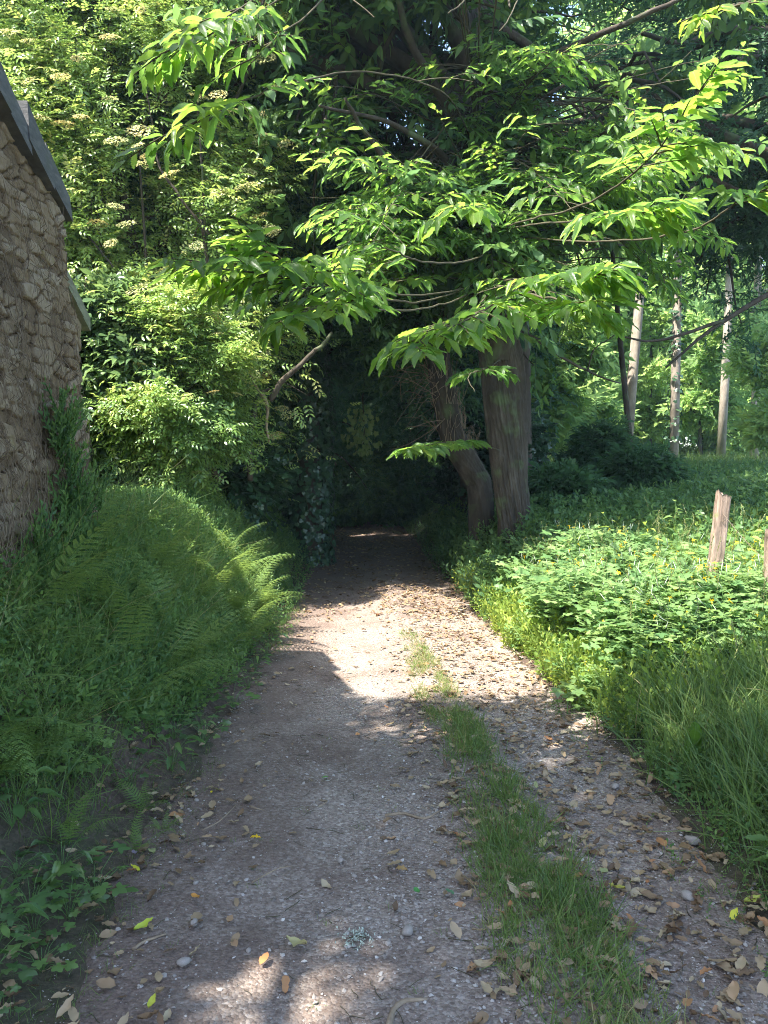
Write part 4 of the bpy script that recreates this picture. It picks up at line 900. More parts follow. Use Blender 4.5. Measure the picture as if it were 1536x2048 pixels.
# ================================================================== GROUND COVER (nobody could count it)
def region(n, x0, x1, y0, y1, cond, dens=None):
    x = rng.uniform(x0, x1, n); y = rng.uniform(y0, y1, n); k = cond(x, y)
    if dens is not None: k &= rng.random(n) < dens(x, y)
    return x[k], y[k]
def SL(x, y): return (cxf(y)-hwf(y)) - x
def SR(x, y): return x - (cxf(y)+hwf(y))
BL = [tp([(-.5,0,0),(.5,0,0),(-.42,.35,.02),(.42,.35,.02),(-.3,.7,.1),(.3,.7,.1),(0,1,.22)], [[(4,5,6)], [(0,1,3,2),(2,3,5,4)]]),
      tp([(-.5,0,0),(.5,0,0),(-.42,.3,.06),(.42,.3,.06),(-.3,.6,.25),(.3,.6,.25),(0,.85,.55)], [[(4,5,6)], [(0,1,3,2),(2,3,5,4)]])]
def blade_tpl(w, b):
    out=[]
    for t in BL:
        V = t[0].copy(); V[:,0] *= w; V[:,2] *= b; out.append((V, t[1], np.array([-.12,-.12,0,0,.05,.05,.12]), t[3]))
    return out
def grass(mb, x, y, per, L, w=.014, b=1., lean=.35, spread=.03, tint=.5, tv=.18):
    n = len(x); X = np.repeat(x, per) + rng.normal(0, spread, n*per); Y = np.repeat(y, per) + rng.normal(0, spread, n*per)
    P = HP(X, Y); P[:,2] -= .006; up = np.stack([rng.normal(0,lean,len(X)), rng.normal(0,lean,len(X)), np.ones(len(X))], -1)
    S = np.broadcast_to(L, (n,)).repeat(per)*(.5+.8*rng.random(n*per))
    scatter(mb, blade_tpl(w, b), P, up, norm(rdirs(len(X))*[1,1,.1]), S, np.clip(rng.normal(tint,tv,len(X)) + .6*(fbm(X*3,Y*3,0,61)-.5),0,1))
ALL = lambda x, y: np.ones(len(x), bool)
# grass strip down the middle
m = MB()
medc = lambda y: np.interp(y, [1,2.4,3.6,5.2,6.4,8], [.66,.60,.53,.37,.27,.2]); medw = lambda y: np.interp(y, [1,2.4,3.6,5.2,6.4,7.5], [.25,.235,.185,.15,.12,.08])
x, y = region(44000, -.3, 1.2, 1.1, 7.4, ALL, lambda x, y: np.clip(1.25 - (np.abs(x-medc(y) + .08*(fbm(y*4,x*2,0,62)-.5))/medw(y))**2, 0, 1)*sstep(.36,.56,fbm(x*6,y*4,0,63,3))*np.interp(y, [0,4.4,6.2,7.4],[1,1,.55,.05])*.75)
grass(m, x, y, 6, .062, .05, 1.2, .5, .018, .72)
x, y = region(500, .25, .95, 1.2, 4.6, ALL, lambda x, y: np.clip(1-(np.abs(x-medc(y))/medw(y))**2,0,1)); grass(m, x, y, 14, .13, .03, 1.4, .45, .03, .45)
x, y = region(60, -.8, 1.5, 1.6, 4.5, lambda x,y: (SL(x,y)<-.2)); grass(m, x, y, 9, .035, .06, 1.2, .6, .012, .5)
tag(m.build('grass_strip', M['grass_blade']), 'short green grass growing in a strip down the middle of the track', 'grass', kind='stuff')
# right verge: long grass
m = MB()
x, y = region(4200, 1.2, 6, 2.2, 9.5, lambda x,y: SR(x,y) > .12 + .2*vnoise(x*2,y*2), lambda x,y: np.clip(sstep(.38,.56,fbm(x*1.5,y*1.5,0,65,3)) + .7*(y<4.6),0,1)*np.where((y>5.2)&(SR(x,y)<.9), .35, .8))
grass(m, x, y, 9, .36, .020, 1.5, .33, .04, .45, .2)
x, y = region(1500, 1.15, 3.6, 1.8, 4.9, lambda x,y: SR(x,y) > .08, lambda x,y: sstep(0,.5,SR(x,y))); grass(m, x, y, 12, .30, .022, 1.9, .45, .05, .4)
x, y = region(2600, 1.1, 3.5, 1.8, 9, lambda x,y: (SR(x,y) > -.12), lambda x,y: np.clip(1-SR(x,y)*1.2,0,1)*sstep(.4,.6,fbm(x*4,y*4,0,66))); grass(m, x, y, 7, .07, .045, 1.2, .5, .025, .6)
tag(m.build('long_grass', M['grass_blade']), 'long green grass along the right verge of the track', 'grass', kind='stuff')
# tall flowering grass stems
m = MB()
for k in range(330):
    X = rng.uniform(1.4, 4.4); Y = rng.uniform(3.4, 8.2)
    if SR(X, Y) < .35: continue
    h_ = rng.uniform(.45, .85); a = rng.normal(0, .18, 2); P = np.array([(X+a[0]*t*t*h_, Y+a[1]*t*t*h_, hz(X,Y)+h_*t) for t in np.linspace(0,1,7)])
    tube(m, P, np.linspace(.0022,.0012,7), 3, tint=.4, cap=False); e = norm(P[-1]-P[-2]); n = 14; q = P[-1] - e*np.linspace(0,.11,n)[:,None]
    scatter(m, [quad_leaf(.4,.1,.0)], q, e + rdirs(n)*.5, rdirs(n), .018, np.full(n,.97))
tag(m.build('seeding_grass', M['grass_blade']), 'tall thin grass stems with seed heads above the right verge', 'grass', kind='stuff')
# low bright herbs on the right
HERB = [spray(LM, 9, .2, .038, 110+s, .5, .0016, 60, .0) for s in range(3)] + [spray(LQ, 12, .22, .03, 120+s, .7, .0014, 70, .0) for s in range(2)]
def herbs(mb, x, y, S, tint=.5, tpls=HERB, up=1.0, lean=.4, tv=.2, base=0):
    n = len(x); P = HP(x, y); P[:,2] += base; A = np.stack([rng.normal(0,lean,n), rng.normal(0,lean,n), np.full(n,up)],-1)
    scatter(mb, tpls, P, A, norm(rdirs(n)*[1,1,.2]), S*(.6+.8*rng.random(n)), np.clip(rng.normal(tint,tv,n)+.7*(fbm(x*2,y*2,0,71)-.5),0,1))
m = MB()
x, y = region(34000, 1.0, 7, 4.3, 9.5, lambda x,y: SR(x,y) > .02 + .22*vnoise(x*3,y*3), lambda x,y: np.clip(.35+.6*sstep(.9,2.,SR(x,y)) + .5*(SR(x,y)<.45),0,1)*np.interp(y,[4.3,5.2],[.25,1]))
herbs(m, x, y, 1.15, .5)
P = HP(x[::3], y[::3]); P[:,2] += rng.uniform(.02,.2,len(P)); scatter(m, LQ+LM, P, rdirs(len(P))*[1,1,.3], norm(np.stack([rng.normal(0,.5,len(P)),rng.normal(-.2,.5,len(P)),np.ones(len(P))],-1)), .05*(.5+rng.random(len(P))), np.clip(rng.normal(.55,.25,len(P)),0,1))
tag(m.build('bright_ground_cover', M['bright_herb']), 'low yellow green ground cover in full sun on the right verge', 'ground cover', kind='stuff')
# shaded herb layer right and far
m = MB()
x, y = region(30000, 1.0, 11, 7.8, 17, lambda x,y: SR(x,y) > .05, lambda x,y: np.interp(y,[7.8,9,17],[.5,1,.8])); herbs(m, x, y, 1.6, .4)
x, y = region(5000, 1.1, 4.5, 1.6, 5, lambda x,y: SR(x,y) > .1); herbs(m, x, y, .7, .4)
x, y = region(1500, 1.0, 3., 1.6, 5, lambda x,y: (SR(x,y) > -.15) & (SR(x,y)<.5), lambda x,y: sstep(.5,.62,fbm(x*3,y*3,0,68))); herbs(m, x, y, .4, .6)
x, y = region(12000, 1.1, 9, 7.5, 13, lambda x,y: SR(x,y) > .1); P = HP(x,y); P[:,2] += rng.uniform(.05,.45,len(x)); scatter(m, LV, P, rdirs(len(x))*[1,1,.3], norm(np.stack([rng.normal(0,.4,len(x)),rng.normal(-.2,.4,len(x)),np.ones(len(x))],-1)), .10*(.6+.6*rng.random(len(x))), np.clip(rng.normal(.45,.2,len(x)),0,1))
tag(m.build('shaded_undergrowth', M['herb_leaf']), 'dark green undergrowth in shade round the chestnut and along the field edge', 'undergrowth', kind='stuff')
# left bank cover
m = MB()
x, y = region(30000, -3.2, -.7, 2.2, 9.5, lambda x,y: (SL(x,y) > np.interp(y,[3,4,5],[.50,.28,.10])+.2*vnoise(x*3,y*3,0,4)) & ~((x < -2.08) & (y < 5.43)), lambda x,y: np.interp(y,[2.9,3.4,5],[.0,.6,1])*sstep(0,.45,SL(x,y))); herbs(m, x, y, .85, .45)
x, y = region(15000, -3.2, -.7, 3.0, 9.5, lambda x,y: (SL(x,y) > np.interp(y,[3,4,5],[.45,.25,.15])) & ~((x < -2.08) & (y < 5.43)), lambda x,y: sstep(.1,.7,SL(x,y))); P = HP(x,y); P[:,2] += rng.uniform(.03,.22,len(x)); scatter(m, LV, P, rdirs(len(x))*[1,1,.3], norm(np.stack([rng.normal(.3,.4,len(x)),rng.normal(-.1,.4,len(x)),np.ones(len(x))],-1)), .055*(.6+.8*rng.random(len(x))), np.clip(rng.normal(.5,.2,len(x)),0,1))
x, y = region(22000, -6, -1.3, 6.8, 13, lambda x,y: (SL(x,y) > .3)); herbs(m, x, y, .9, .6)
x, y = region(6000, -3, -.9, 7.5, 26, lambda x,y: (SL(x,y) > .02)); herbs(m, x, y, .9, .4)
x, y = region(5000, .5, 3, 9, 26, lambda x,y: (SR(x,y) > .02)); herbs(m, x, y, .9, .4)
tag(m.build('bank_ground_cover', M['herb_leaf']), 'dense low weeds covering the left bank under the ferns', 'ground cover', kind='stuff')
m = MB()
x, y = region(900, -3.2, -1.1, 3.0, 7, lambda x,y: (SL(x,y) > .4) & ~((x < -2.08) & (y < 5.43))); grass(m, x, y, 5, .42, .011, 2.6, .45, .06, .65)
x, y = region(2600, -3.2, -1.1, 3.0, 7, lambda x,y: (SL(x,y) > .35) & ~((x < -2.08) & (y < 5.43))); grass(m, x, y, 7, .22, .018, 2., .5, .05, .45)
x, y = region(6500, -5.5, -1.4, 6.6, 10, lambda x,y: (SL(x,y) > .3)); grass(m, x, y, 8, .17, .03, 1.4, .4, .04, .7)
x, y = region(500, -1.6, -.7, 2.0, 4.2, lambda x,y: (SL(x,y) > -.1)); grass(m, x, y, 7, .05, .04, 1.6, .6, .03, .5)
x, y = region(200, -1.1, -.6, 6.5, 9.5, lambda x,y: (SL(x,y) > -.05)); grass(m, x, y, 9, .08, .04, 1.6, .6, .03, .6)
tag(m.build('bank_grass', M['grass_blade']), 'wispy grass on and beyond the left bank', 'grass', kind='stuff')
# field beyond
m = MB()
x, y = region(9000, 3, 26, 14, 34, lambda x,y: (x > 2.2) & (x < y*.62+1)); grass(m, x, y, 7, .55, .03, 1.2, .3, .12, .35)
x, y = region(16000, 1.5, 34, 30, 62, lambda x,y: (x > -3) & (x < y*.62+1)); grass(m, x, y, 4, .6, .09, 1.2, .3, .3, .6)
tag(m.build('meadow_grass', M['grass_blade']), 'tall meadow grass of the field beyond the chestnut', 'grass', kind='stuff')

# ================================================================== CELANDINE plants
def lobed_compound(seed, L=.13):
    r = np.random.default_rng(seed); parts=[]
    for y, s, sc in [(.25,-1,.34),(.25,1,.34),(.55,-1,.42),(.55,1,.42),(.95,0,.6)]:
        v,f,t,u = inst(LV[r.integers(3)], np.array([[s*.10*L/.13*.5, y*L, 0]]), frames(np.array([[s*1.,.5 if s else 1.,-.1]]), np.array([[r.normal(0,.15),-.1,1.]])), L*sc*1.35, np.array([0.])); parts.append((v,f,np.full(len(v), r.normal(0,.06)),u))
    m = MB(); tube(m, [(0,-.25*L,-.02),(0,.4*L,0),(0,.9*L,0)], .0014, 3, cap=False); parts.append((m.V[0],[f[0] for f in m.F.values()], np.full(m.n,-.1), np.zeros((m.n,2))))
    return merge(parts)
CEL = [lobed_compound(s) for s in range(4)]
def flower_mesh():
    m = MB()
    for i in range(4):
        a = i*pi/2; m.add(np.array([(0,0,0),(cos(a-.5)*.007,sin(a-.5)*.007,.003),(cos(a)*.012,sin(a)*.012,.003),(cos(a+.5)*.007,sin(a+.5)*.007,.003)]), [[(0,1,2,3)]], .5)
    tube(m, [(0,0,-.02),(0,0,0)], .0012, 3); return m.mesh('flower', M['yellow_petal'])
FLW = flower_mesh()
def pod_mesh():
    m = MB(); tube(m, [(0,0,0),(.004,0,.02),(.006,0,.05)], [.0012,.0022,.0006], 4); return m.mesh('seed_pod', M['pod'])
POD = pod_mesh()
def celandine(seed):
    r = np.random.default_rng(seed); o = empty('celandine_plant'); sm_ = MB(); P=[];A=[]; Hh = .42+.1*r.random(); tips=[]
    for s in range(5):
        az = s*1.256+r.normal(0,.3); lean_ = .12+.2*r.random(); pts = [np.array([cos(az)*lean_*t**1.4, sin(az)*lean_*t**1.4, Hh*t*(.8+.3*r.random()*0+.02*s)]) for t in np.linspace(0,1,8)]
        tube(sm_, pts, np.linspace(.0035,.0015,8), 4, cap=False)
        for i in range(1, 8):
            for q in range(4):
                a2 = r.random()*2*pi; P.append(pts[i]+np.array([cos(a2),sin(a2),0])*(.02+.07*r.random())); A.append([cos(a2),sin(a2),r.normal(.1,.2)])
        for q in range(3): e = pts[-1] + np.array([r.normal(0,.03), r.normal(0,.03), .04+.04*r.random()]); tube(sm_, [pts[-1], (pts[-1]+e)/2+[0,0,.01], e], .001, 3, cap=False); tips.append(e)
    sm_.build('stem', M['green_stem'], o); m = MB(); n=len(P)
    scatter(m, CEL, np.array(P), np.array(A), norm(np.stack([r.normal(0,.3,n), r.normal(-.15,.3,n), np.ones(n)],-1)), .62+.4*r.random(n), np.clip(r.normal(.5,.22,n),0,1)); m.build('foliage', M['celandine_leaf'], o)
    for i, e in enumerate(tips):
        if i % 4 == seed % 4: put('flower', FLW, tuple(e), (r.normal(.3,.4), r.normal(0,.4), 0), 1.3, o)
        elif i % 2: put('seed_pod', POD, tuple(e-np.array([0,0,.01])), (r.normal(0,.4), r.normal(0,.4), i), 1.2, o)
    return o
cps = [celandine(s) for s in range(4)]; used = set(); k = 0
r5 = np.random.default_rng(8)
while k < 84:
    y = r5.uniform(4.9, 8.6); x = r5.uniform(1.0, 3.6)
    s = SR(np.array([x]), np.array([y]))[0]
    if not (.22 < s < 1.9) or (x > 2.2 and r5.random() < .75): continue
    o = cps[k % 4] if k < 4 else copy_tree(cps[k % 4]); o.location = (x, y, hz(x, y)-.02); o.rotation_euler = (0,0,r5.random()*6); q = .6+.8*r5.random() if s > .5 else .5; o.scale = (q,q,q)
    far_ = y > 7.6; tag(o, 'greyish green celandine in the chestnut shade with few flowers' if far_ else 'lobed leaf celandine with small yellow flowers in sun on the right verge', 'celandine', 'celandines in chestnut shade' if far_ else 'celandines in sun on the right verge'); k += 1
for k, (x, y) in enumerate([(2.33,5.7),(2.45,5.72),(2.57,5.7),(2.42,5.84),(2.64,5.8),(2.5,5.62)]):
    o = copy_tree(cps[k % 4]); o.location = (x, y, hz(x,y)-.02); o.rotation_euler = (0,0,k*1.9); o.scale = (1.2,1.2,1.25); tag(o, 'celandine crowded round the foot of the leaning post', 'celandine', 'celandines round the leaning post')
# small herbs at the foot of the left bank and elsewhere
def seedling(seed, leaf, mat, h=.12, n=14, ls=.05, name='weed_plant', cat='weed'):
    r = np.random.default_rng(seed); o = empty(name); sm_ = MB(); P=[];A=[]
    for i in range(n):
        az = i*2.4; e = np.array([cos(az)*.05*(1+r.random()), sin(az)*.05*(1+r.random()), h*(.35+.65*i/n)]); tube(sm_, [(0,0,0), e*[.4,.4,.7], e], .0011, 3, cap=False); P.append(e); A.append([cos(az),sin(az),-.05])
    sm_.build('stem', M['green_stem'], o); m = MB(); scatter(m, leaf, np.array(P), np.array(A), norm(np.stack([r.normal(0,.25,n), r.normal(-.1,.25,n), np.ones(n)],-1)), ls*(.7+.6*r.random(n)), np.clip(r.normal(.5,.18,n),0,1)); m.build('foliage', M[mat], o); return o
sps = [seedling(s, LV if s % 3 else LL[2:], 'herb_leaf' if s % 2 else 'laurel_leaf', .10+.02*s, 14, .055 if s % 3 else .07) for s in range(5)]
SPOT = [(-1.32,2.72),(-1.22,2.6),(-1.15,2.5),(-1.25,2.35),(-1.1,2.62),(-1.2,2.85),(-1.05,2.75),(-1.32,2.5),(-1.45,2.9),(-1.18,2.2),(-1.3,2.2),(-1.08,2.35),(-1.1,2.1),(-1.6,3.0),(-1.5,2.7),(-1.4,2.4),(-1.62,2.75),(-1.2,3.6),(-1.1,3.9),(-1.02,4.3),(-1.12,4.6),(-1.0,5.0),(-.98,5.4),(-1.0,5.9),(-.96,6.3),(-1.0,6.8),(-1.02,7.3),(-1.15,4.2),(-1.25,4.9),(-1.2,5.6),(-1.15,6.2)]
for k, (x, y) in enumerate(SPOT):
    o = sps[k] if k < 5 else copy_tree(sps[k % 5]); o.location = (x+random.uniform(-.03,.03), y, hz(x,y)); o.rotation_euler = (0,0,k*1.7); s = random.uniform(.8,1.3); o.scale = (s,s,s)
    near = y < 3.2; tag(o, 'small green weed on bare soil in the near left corner' if near else 'low green weed at the foot of the left bank along the track', 'weed', 'weeds in the near left corner' if near else 'weeds along the foot of the left bank')
nt_ = sps[0]
rt = [(1.62,3.2),(1.5,3.6),(1.42,4.0),(1.55,2.8),(1.36,4.4),(1.6,4.3)]
for k, (x, y) in enumerate(rt):
    o = copy_tree(sps[k % 5]); o.location = (x, y, hz(x,y)); o.rotation_euler = (0,0,k*2.1); tag(o, 'low leafy weed under the long grass on the right verge', 'weed', 'weeds on the right verge')
# nettle-like and bramble shoots standing out on the right
def shoot(name, base, tip, n, ls, leaf, mat, label, cat):
    b = np.asarray(base); o = empty(name, tuple(b)); tag(o, label, cat); P = curve([b, (b+tip)/2 + np.array([0,0,.06]), np.asarray(tip)], 14) - b; m = MB(); tube(m, P, np.linspace(.003,.0012,14), 5); m.build('stem', M['green_stem'], o)
    m = MB(); k = np.linspace(3,13,n).astype(int); a = np.stack([np.cos(np.arange(n)*2.4), np.sin(np.arange(n)*2.4), np.full(n,-.05)],-1); scatter(m, leaf, P[k]+a*.02, a, norm(np.stack([rng.normal(0,.3,n),rng.normal(-.2,.3,n),np.ones(n)],-1)), ls*(.7+.5*rng.random(n)), np.clip(rng.normal(.75,.15,n),0,1)); m.build('foliage', M[mat], o)
for k, (px, py, d, tx, ty, lab) in enumerate([(1330,1120,6.6,1205,1025,'bramble shoot arching left above the celandines'), (1380,1120,6.6,1290,1045,'bramble shoot in the gap before the leaning post'), (1420,1140,5.7,1395,1080,'bramble leaves at the foot of the leaning post'), (1465,1120,5.9,1500,1060,'bramble shoot between the two fence posts'), (1360,1130,6.4,1350,1000,'upright nettle stalk left of the leaning post'), (1500,1100,6.2,1540,1035,'bramble trailing behind the right hand post')]):
    q = at(px, py, d); q[2] = hz(q[0], q[1]); shoot('bramble_shoot', q, at(tx, ty, d-.1), 12, .085, LM, 'bright_herb' if k != 4 else 'herb_leaf', lab, 'bramble')
q = at(1385, 1475, 3.9); q[2] = hz(q[0], q[1]); o = empty('dock_plant', tuple(q)); tag(o, 'dock with broad upright leaves among the long grass', 'dock')
for i in range(5):
    m = MB(); V,F,T,U = inst(LL[3], np.zeros((1,3)), frames(np.array([[random.uniform(-.3,.3), random.uniform(-.3,.3), 1]]), np.array([[.2*i-.4,-1,.2]])), .26*random.uniform(.7,1.1), np.array([.6])); m.add(V,F,T,U); m.build('leaf', M['chestnut_leaf'], o)
for k, (px, py, d, s) in enumerate([(1160,1395,5.0,.12),(1135,1410,4.9,.09),(1420,1440,4.,.1)]):
    q = at(px, py, d); q[2] = hz(q[0], q[1]); shoot('leafy_stem', q, q+np.array([0,0,.2]), 7, s, LV, 'laurel_leaf', ['round leaved stem at the edge of the verge, the taller one','round leaved stem low at the edge of the verge','round leaved stem in the long grass beside the dock'][k], 'weed')

# ================================================================== FENCE POSTS and wire
def post(b, t, w, d, label, seed):
    b, t = np.array(b), np.array(t); o = empty('fence_post', tuple(b)); tag(o, label, 'fence post', 'weathered fence posts on the right'); ax = norm(t-b); L = np.linalg.norm(t-b); m = MB()
    X = norm(np.cross(ax, [0,1.,0])); Y = np.cross(X, ax); n = 70; s = 44; a = np.linspace(0,2*pi,s,endpoint=False)
    hh, aa = np.meshgrid(np.linspace(0,L,n), a, indexing='ij'); sq = 1/np.maximum(np.abs(np.cos(aa)), np.abs(np.sin(aa)))**.75
    rr = sq*(1+.10*(fbm(np.cos(aa)*2, np.sin(aa)*2, hh*3, seed)-.5)*2) - .10*(1-np.abs(2*vnoise(np.cos(aa)*9, np.sin(aa)*9, hh*4, seed)-1))**3
    rag = .035*(fbm(np.cos(aa)*2.5, np.sin(aa)*2.5, 0, seed+4)-.5)*2*sstep(.86,1,hh/L) + .02*np.cos(aa)*sstep(.86,1,hh/L)
    V = (hh+rag)[...,None]*ax + rr[...,None]*(np.cos(aa)[...,None]*X*w/2 + np.sin(aa)[...,None]*Y*d/2)
    i = np.arange(n-1)[:,None]*s; j = np.arange(s)[None]; j2=(j+1)%s; top = V[-1].mean(0) - ax*.012
    V = np.vstack([V.reshape(-1,3), top]); ti = len(V)-1; e = (n-1)*s
    m.add(V, [np.stack([i+j,i+j2,i+s+j2,i+s+j],-1).reshape(-1,4)[:, ::-1], [(e+k, e+(k+1)%s, ti) for k in range(s)]]); m.build('post', M['post_wood'], o)
    g_ = MB(); 
    for z in (L*.55, L*.82): tube(g_, [ax*z + Y*(-d/2-.004) - X*.012, ax*z + Y*(-d/2-.012), ax*z + Y*(-d/2-.004) + X*.012], .002, 4)
    g_.build('staple', M['wire'], o); return o
pb = at(1428, 1150, 6.0); pb = np.array([pb[0], pb[1], min(hz(pb[0], pb[1])-.05, pb[2]-.1)]); pt = at(1447, 988, 6.0); pb[0] -= .04
post(pb, pt, .112, .08, 'leaning weathered fence post with ragged top among brambles', 3)
p2 = at(1543, 1140, 5.6); p2b = np.array([p2[0], p2[1], hz(p2[0],p2[1])-.05]); p2t = at(1546, 1065, 5.6)
post(p2b, p2t, .10, .08, 'shorter weathered fence post cut by the right picture edge', 5)
wr = MB(); A_, B_ = pt*.86+pb*.14 - [0,.05,0], p2t*.7+p2b*.3 - [0,.05,0]
t = np.linspace(-.02, 2.2, 60)[:,None]; W = A_ + (B_-A_)*t; W[:,2] -= .03*np.abs(np.sin(pi*t[:,0])); tube(wr, W, .0016, 4, cap=False)
for i in range(2, 58, 3): tube(wr, [W[i]+[-.006,0,-.012], W[i], W[i]+[.006,0,.012]], .0012, 3); tube(wr, [W[i]+[.008,.006,-.008], W[i], W[i]+[-.008,0,.01]], .0012, 3)
tag(wr.build('barbed_wire', M['wire']), 'rusty barbed wire strung past the two fence posts', 'wire')

# ================================================================== LITTER, PEBBLES, TWIGS
def dead_leaf(seed, w=.5):
    r = np.random.default_rng(seed); V=[]; n=7
    for i in range(n+1):
        y=i/n; hw = w/2*math.sin(pi*min(1,y**.8*.98+.01))**.7*(1+.12*r.normal()); c = .10*r.normal(); cu = .28*r.random()
        for s in (-1,0,1): V.append((s*hw, y, cu*s*s*(.8+.4*r.random())*.5 + c*.3*y + .12*sin(y*3+seed)))
    F=[(3*i+j,3*i+j+1,3*i+j+4,3*i+j+3) for i in range(n) for j in range(2)]
    V = np.array(V); V[:,2] -= V[:,2].min() - .01
    return tp(V, [F])
DL = [dead_leaf(s, .42+.05*(s%4)) for s in range(8)]
def litdens(x, y):
    a = np.exp(-((SR(x,y)+.18)/.28)**2)*1.0; b = np.exp(-((x-medc(y)+.22)/.16)**2)*.45*(y<5.2); c = np.exp(-((x-medc(y)-.34)/.2)**2)*.7; d_ = np.exp(-((SL(x,y)-.05)/.34)**2)*(.16+.3*(y<4))
    e = .30*(x > .45)*(SR(x,y) < .1) + .012 + .05*(y>5.5)
    f = .5*(np.abs(x-medc(y))<.25)
    return np.clip((a+b+c+d_+e+f)*(.4+1.2*fbm(x*3,y*3,0,81,3)), 0, 1)*(SR(x,y)<.7)*(SL(x,y)<.75)
m = MB()
x, y = region(11500, -1.5, 2.2, 1.6, 10, ALL, litdens); n = len(x); P = HP(x,y); P[:,2] += .008+.012*rng.random(n)
scatter(m, DL, P, rdirs(n)*[1,1,.12], norm(np.stack([rng.normal(0,.28,n),rng.normal(0,.28,n),np.ones(n)],-1)), .052*(.3+.9*rng.random(n)), np.clip(rng.normal(.42,.28,n),0,1))
x, y = region(5000, -1.3, 1.3, 8, 20, ALL); n = len(x); P = HP(x,y); P[:,2] += .01; k = rng.random(n) < .5; P=P[k]; n=len(P); scatter(m, DL, P, rdirs(n)*[1,1,.12], norm(np.stack([rng.normal(0,.28,n),rng.normal(0,.28,n),np.ones(n)],-1)), .06*(.6+.7*rng.random(n)), np.clip(rng.normal(.35,.22,n),0,1))
tag(m.build('leaf_litter', M['litter_mass']), 'brown dead leaves littering the track and its edges', 'dead leaves', kind='stuff')
# the nearest leaves, one by one
def one_mesh(tpl, name, mat):
    mb = MB(); mb.add(tpl[0], tpl[1], tpl[2], tpl[3]); return mb.mesh(name, mat)
DM = [one_mesh(t, 'fallen_leaf', M['litter']) for t in DL]
k = 0; r6 = np.random.default_rng(31)
while k < 230:
    y = 1.95 + 1.9*r6.random()**1.3; x = r6.uniform(-1.2, 1.75)
    if r6.random() > litdens(np.array([x]), np.array([y]))[0]*1.3 + .01: continue
    o = put('fallen_leaf', DM[k % 8], (x, y, hz(x,y)+.016), (r6.normal(0,.25), r6.normal(0,.25), r6.random()*6.3), .058*(.65+.65*r6.random()))
    side = 'right of the grass strip' if x > medc(y)+.2 else 'in the grass strip' if x > medc(y)-.22 else 'on the left wheel track'
    tag(o, 'curled brown dead leaf lying ' + side, 'leaf', 'fallen leaves ' + side); k += 1
for px, py, L, col, lab, t_ in [(500,1676,.055,(.75,.50,.03),'bright yellow fallen leaf alone on the left wheel track',0),(396,1803,.055,(.62,.30,.07),'orange ragged fallen leaf on the left wheel track',2),(268,1862,.075,(.42,.50,.06),'yellow green fallen leaf by the near weeds',4),(296,2018,.05,(.48,.50,.06),'small yellow green leaf at the bottom left',4),(422,1588,.03,(.72,.62,.03),'small yellow leaf at the foot of the left bank',1),(280,1742,.05,(.55,.55,.05),'yellow leaf caught among the left weeds',5),(612,1895,.085,(.42,.37,.17),'long folded buff leaf on the sunlit patch',3),(520,1930,.05,(.62,.27,.10),'small orange leaf at the edge of the sunlit patch',6),(1250,1778,.07,(.45,.42,.08),'olive yellow oval leaf on the right wheel track',4),(1462,1840,.06,(.60,.58,.06),'yellow green leaf near the right edge',5),(1488,1805,.07,(.45,.48,.10),'pale green oval leaf near the right edge',4),(644,1556,.035,(.12,.30,.05),'small green leaf on the left wheel track',0),(835,1792,.05,(.08,.28,.07),'dark green jagged leaf beside the grass strip',2),(908,1790,.04,(.10,.2,.1),'bluish green leaf fragment beside the grass strip',6),(714,1468,.05,(.65,.32,.12),'orange leaf in the dapple on the left track',3),(135,1612,.0,(.1,.1,.1),'',0),(270,1712,.045,(.30,.24,.33),'purplish leaf on the near left weeds',7),(512,1367,.03,(.3,.5,.05),'small light green leaf at the left edge of the track',1)]:
    if L == 0: continue
    v = -(py-1024)/FPX; dz = -sin(PITCH)+v*cos(PITCH); d = CAMZ/-dz; q = at(px, py, d)
    for _ in range(6): d = (CAMZ-hz(q[0],q[1])-.02)/-dz; q = at(px, py, d)
    put_ = put('fallen_leaf', one_mesh(DL[t_], 'fallen_leaf', plain_leaf('leaf_colour', col)), tuple(q), (.1,.1,px*.7), L*.92); tag(put_, lab, 'leaf')
# stones
def rock(seed):
    r = np.random.default_rng(seed); import bmesh
    bm = bmesh.new(); bmesh.ops.create_icosphere(bm, subdivisions=2, radius=1); V = np.array([v.co for v in bm.verts]); F = [[v.index for v in f.verts] for f in bm.faces]; bm.free()
    V = V*(1+.5*(fbm(V[:,0]*1.2+seed, V[:,1]*1.2, V[:,2]*1.2, seed, 2)-.5)[:,None])*np.array([1,.75,.5]); 
    for q in range(5):
        nn = norm(r.normal(size=3)); dd = V@nn; lim = .62; V = V - np.clip(dd-lim,0,None)[:,None]*nn
    return tp(V, [F])
def low_rock(seed):
    r = np.random.default_rng(seed); V = np.array([(1,0,0),(.4,.8,.1),(-.5,.7,0),(-.9,-.1,.1),(-.3,-.8,0),(.6,-.6,.1),(.1,.1,.6),(0,0,-.4)])*(1+.2*r.normal(size=(8,3)))
    return tp(V, [[(i,(i+1)%6,6) for i in range(6)]+[((i+1)%6,i,7) for i in range(6)]])
LR = [low_rock(s) for s in range(5)]
m = MB()
x, y = region(80000, -1.25, 1.8, 1.3, 7.5, lambda x,y: (SL(x,y)<.1)&(SR(x,y)<.15), lambda x,y: (.30+.7*sstep(.40,.62,fbm(x*2.2,y*2.2,0,91,3)))*np.interp(x,[-1.1,-.4,0,2],[.3,.55,1,1])*np.interp(y,[1,3.5,7.5],[1,.8,.35])); n=len(x); P = HP(x,y); S = .0036*(.5+rng.pareto(3.,n)).clip(0,3.); P[:,2] += .006+S*.15
scatter(m, LR, P, rdirs(n)*[1,1,.2], norm(rdirs(n)*.4+[0,0,1]), S, np.clip(rng.normal(.45,.25,n),0,1))
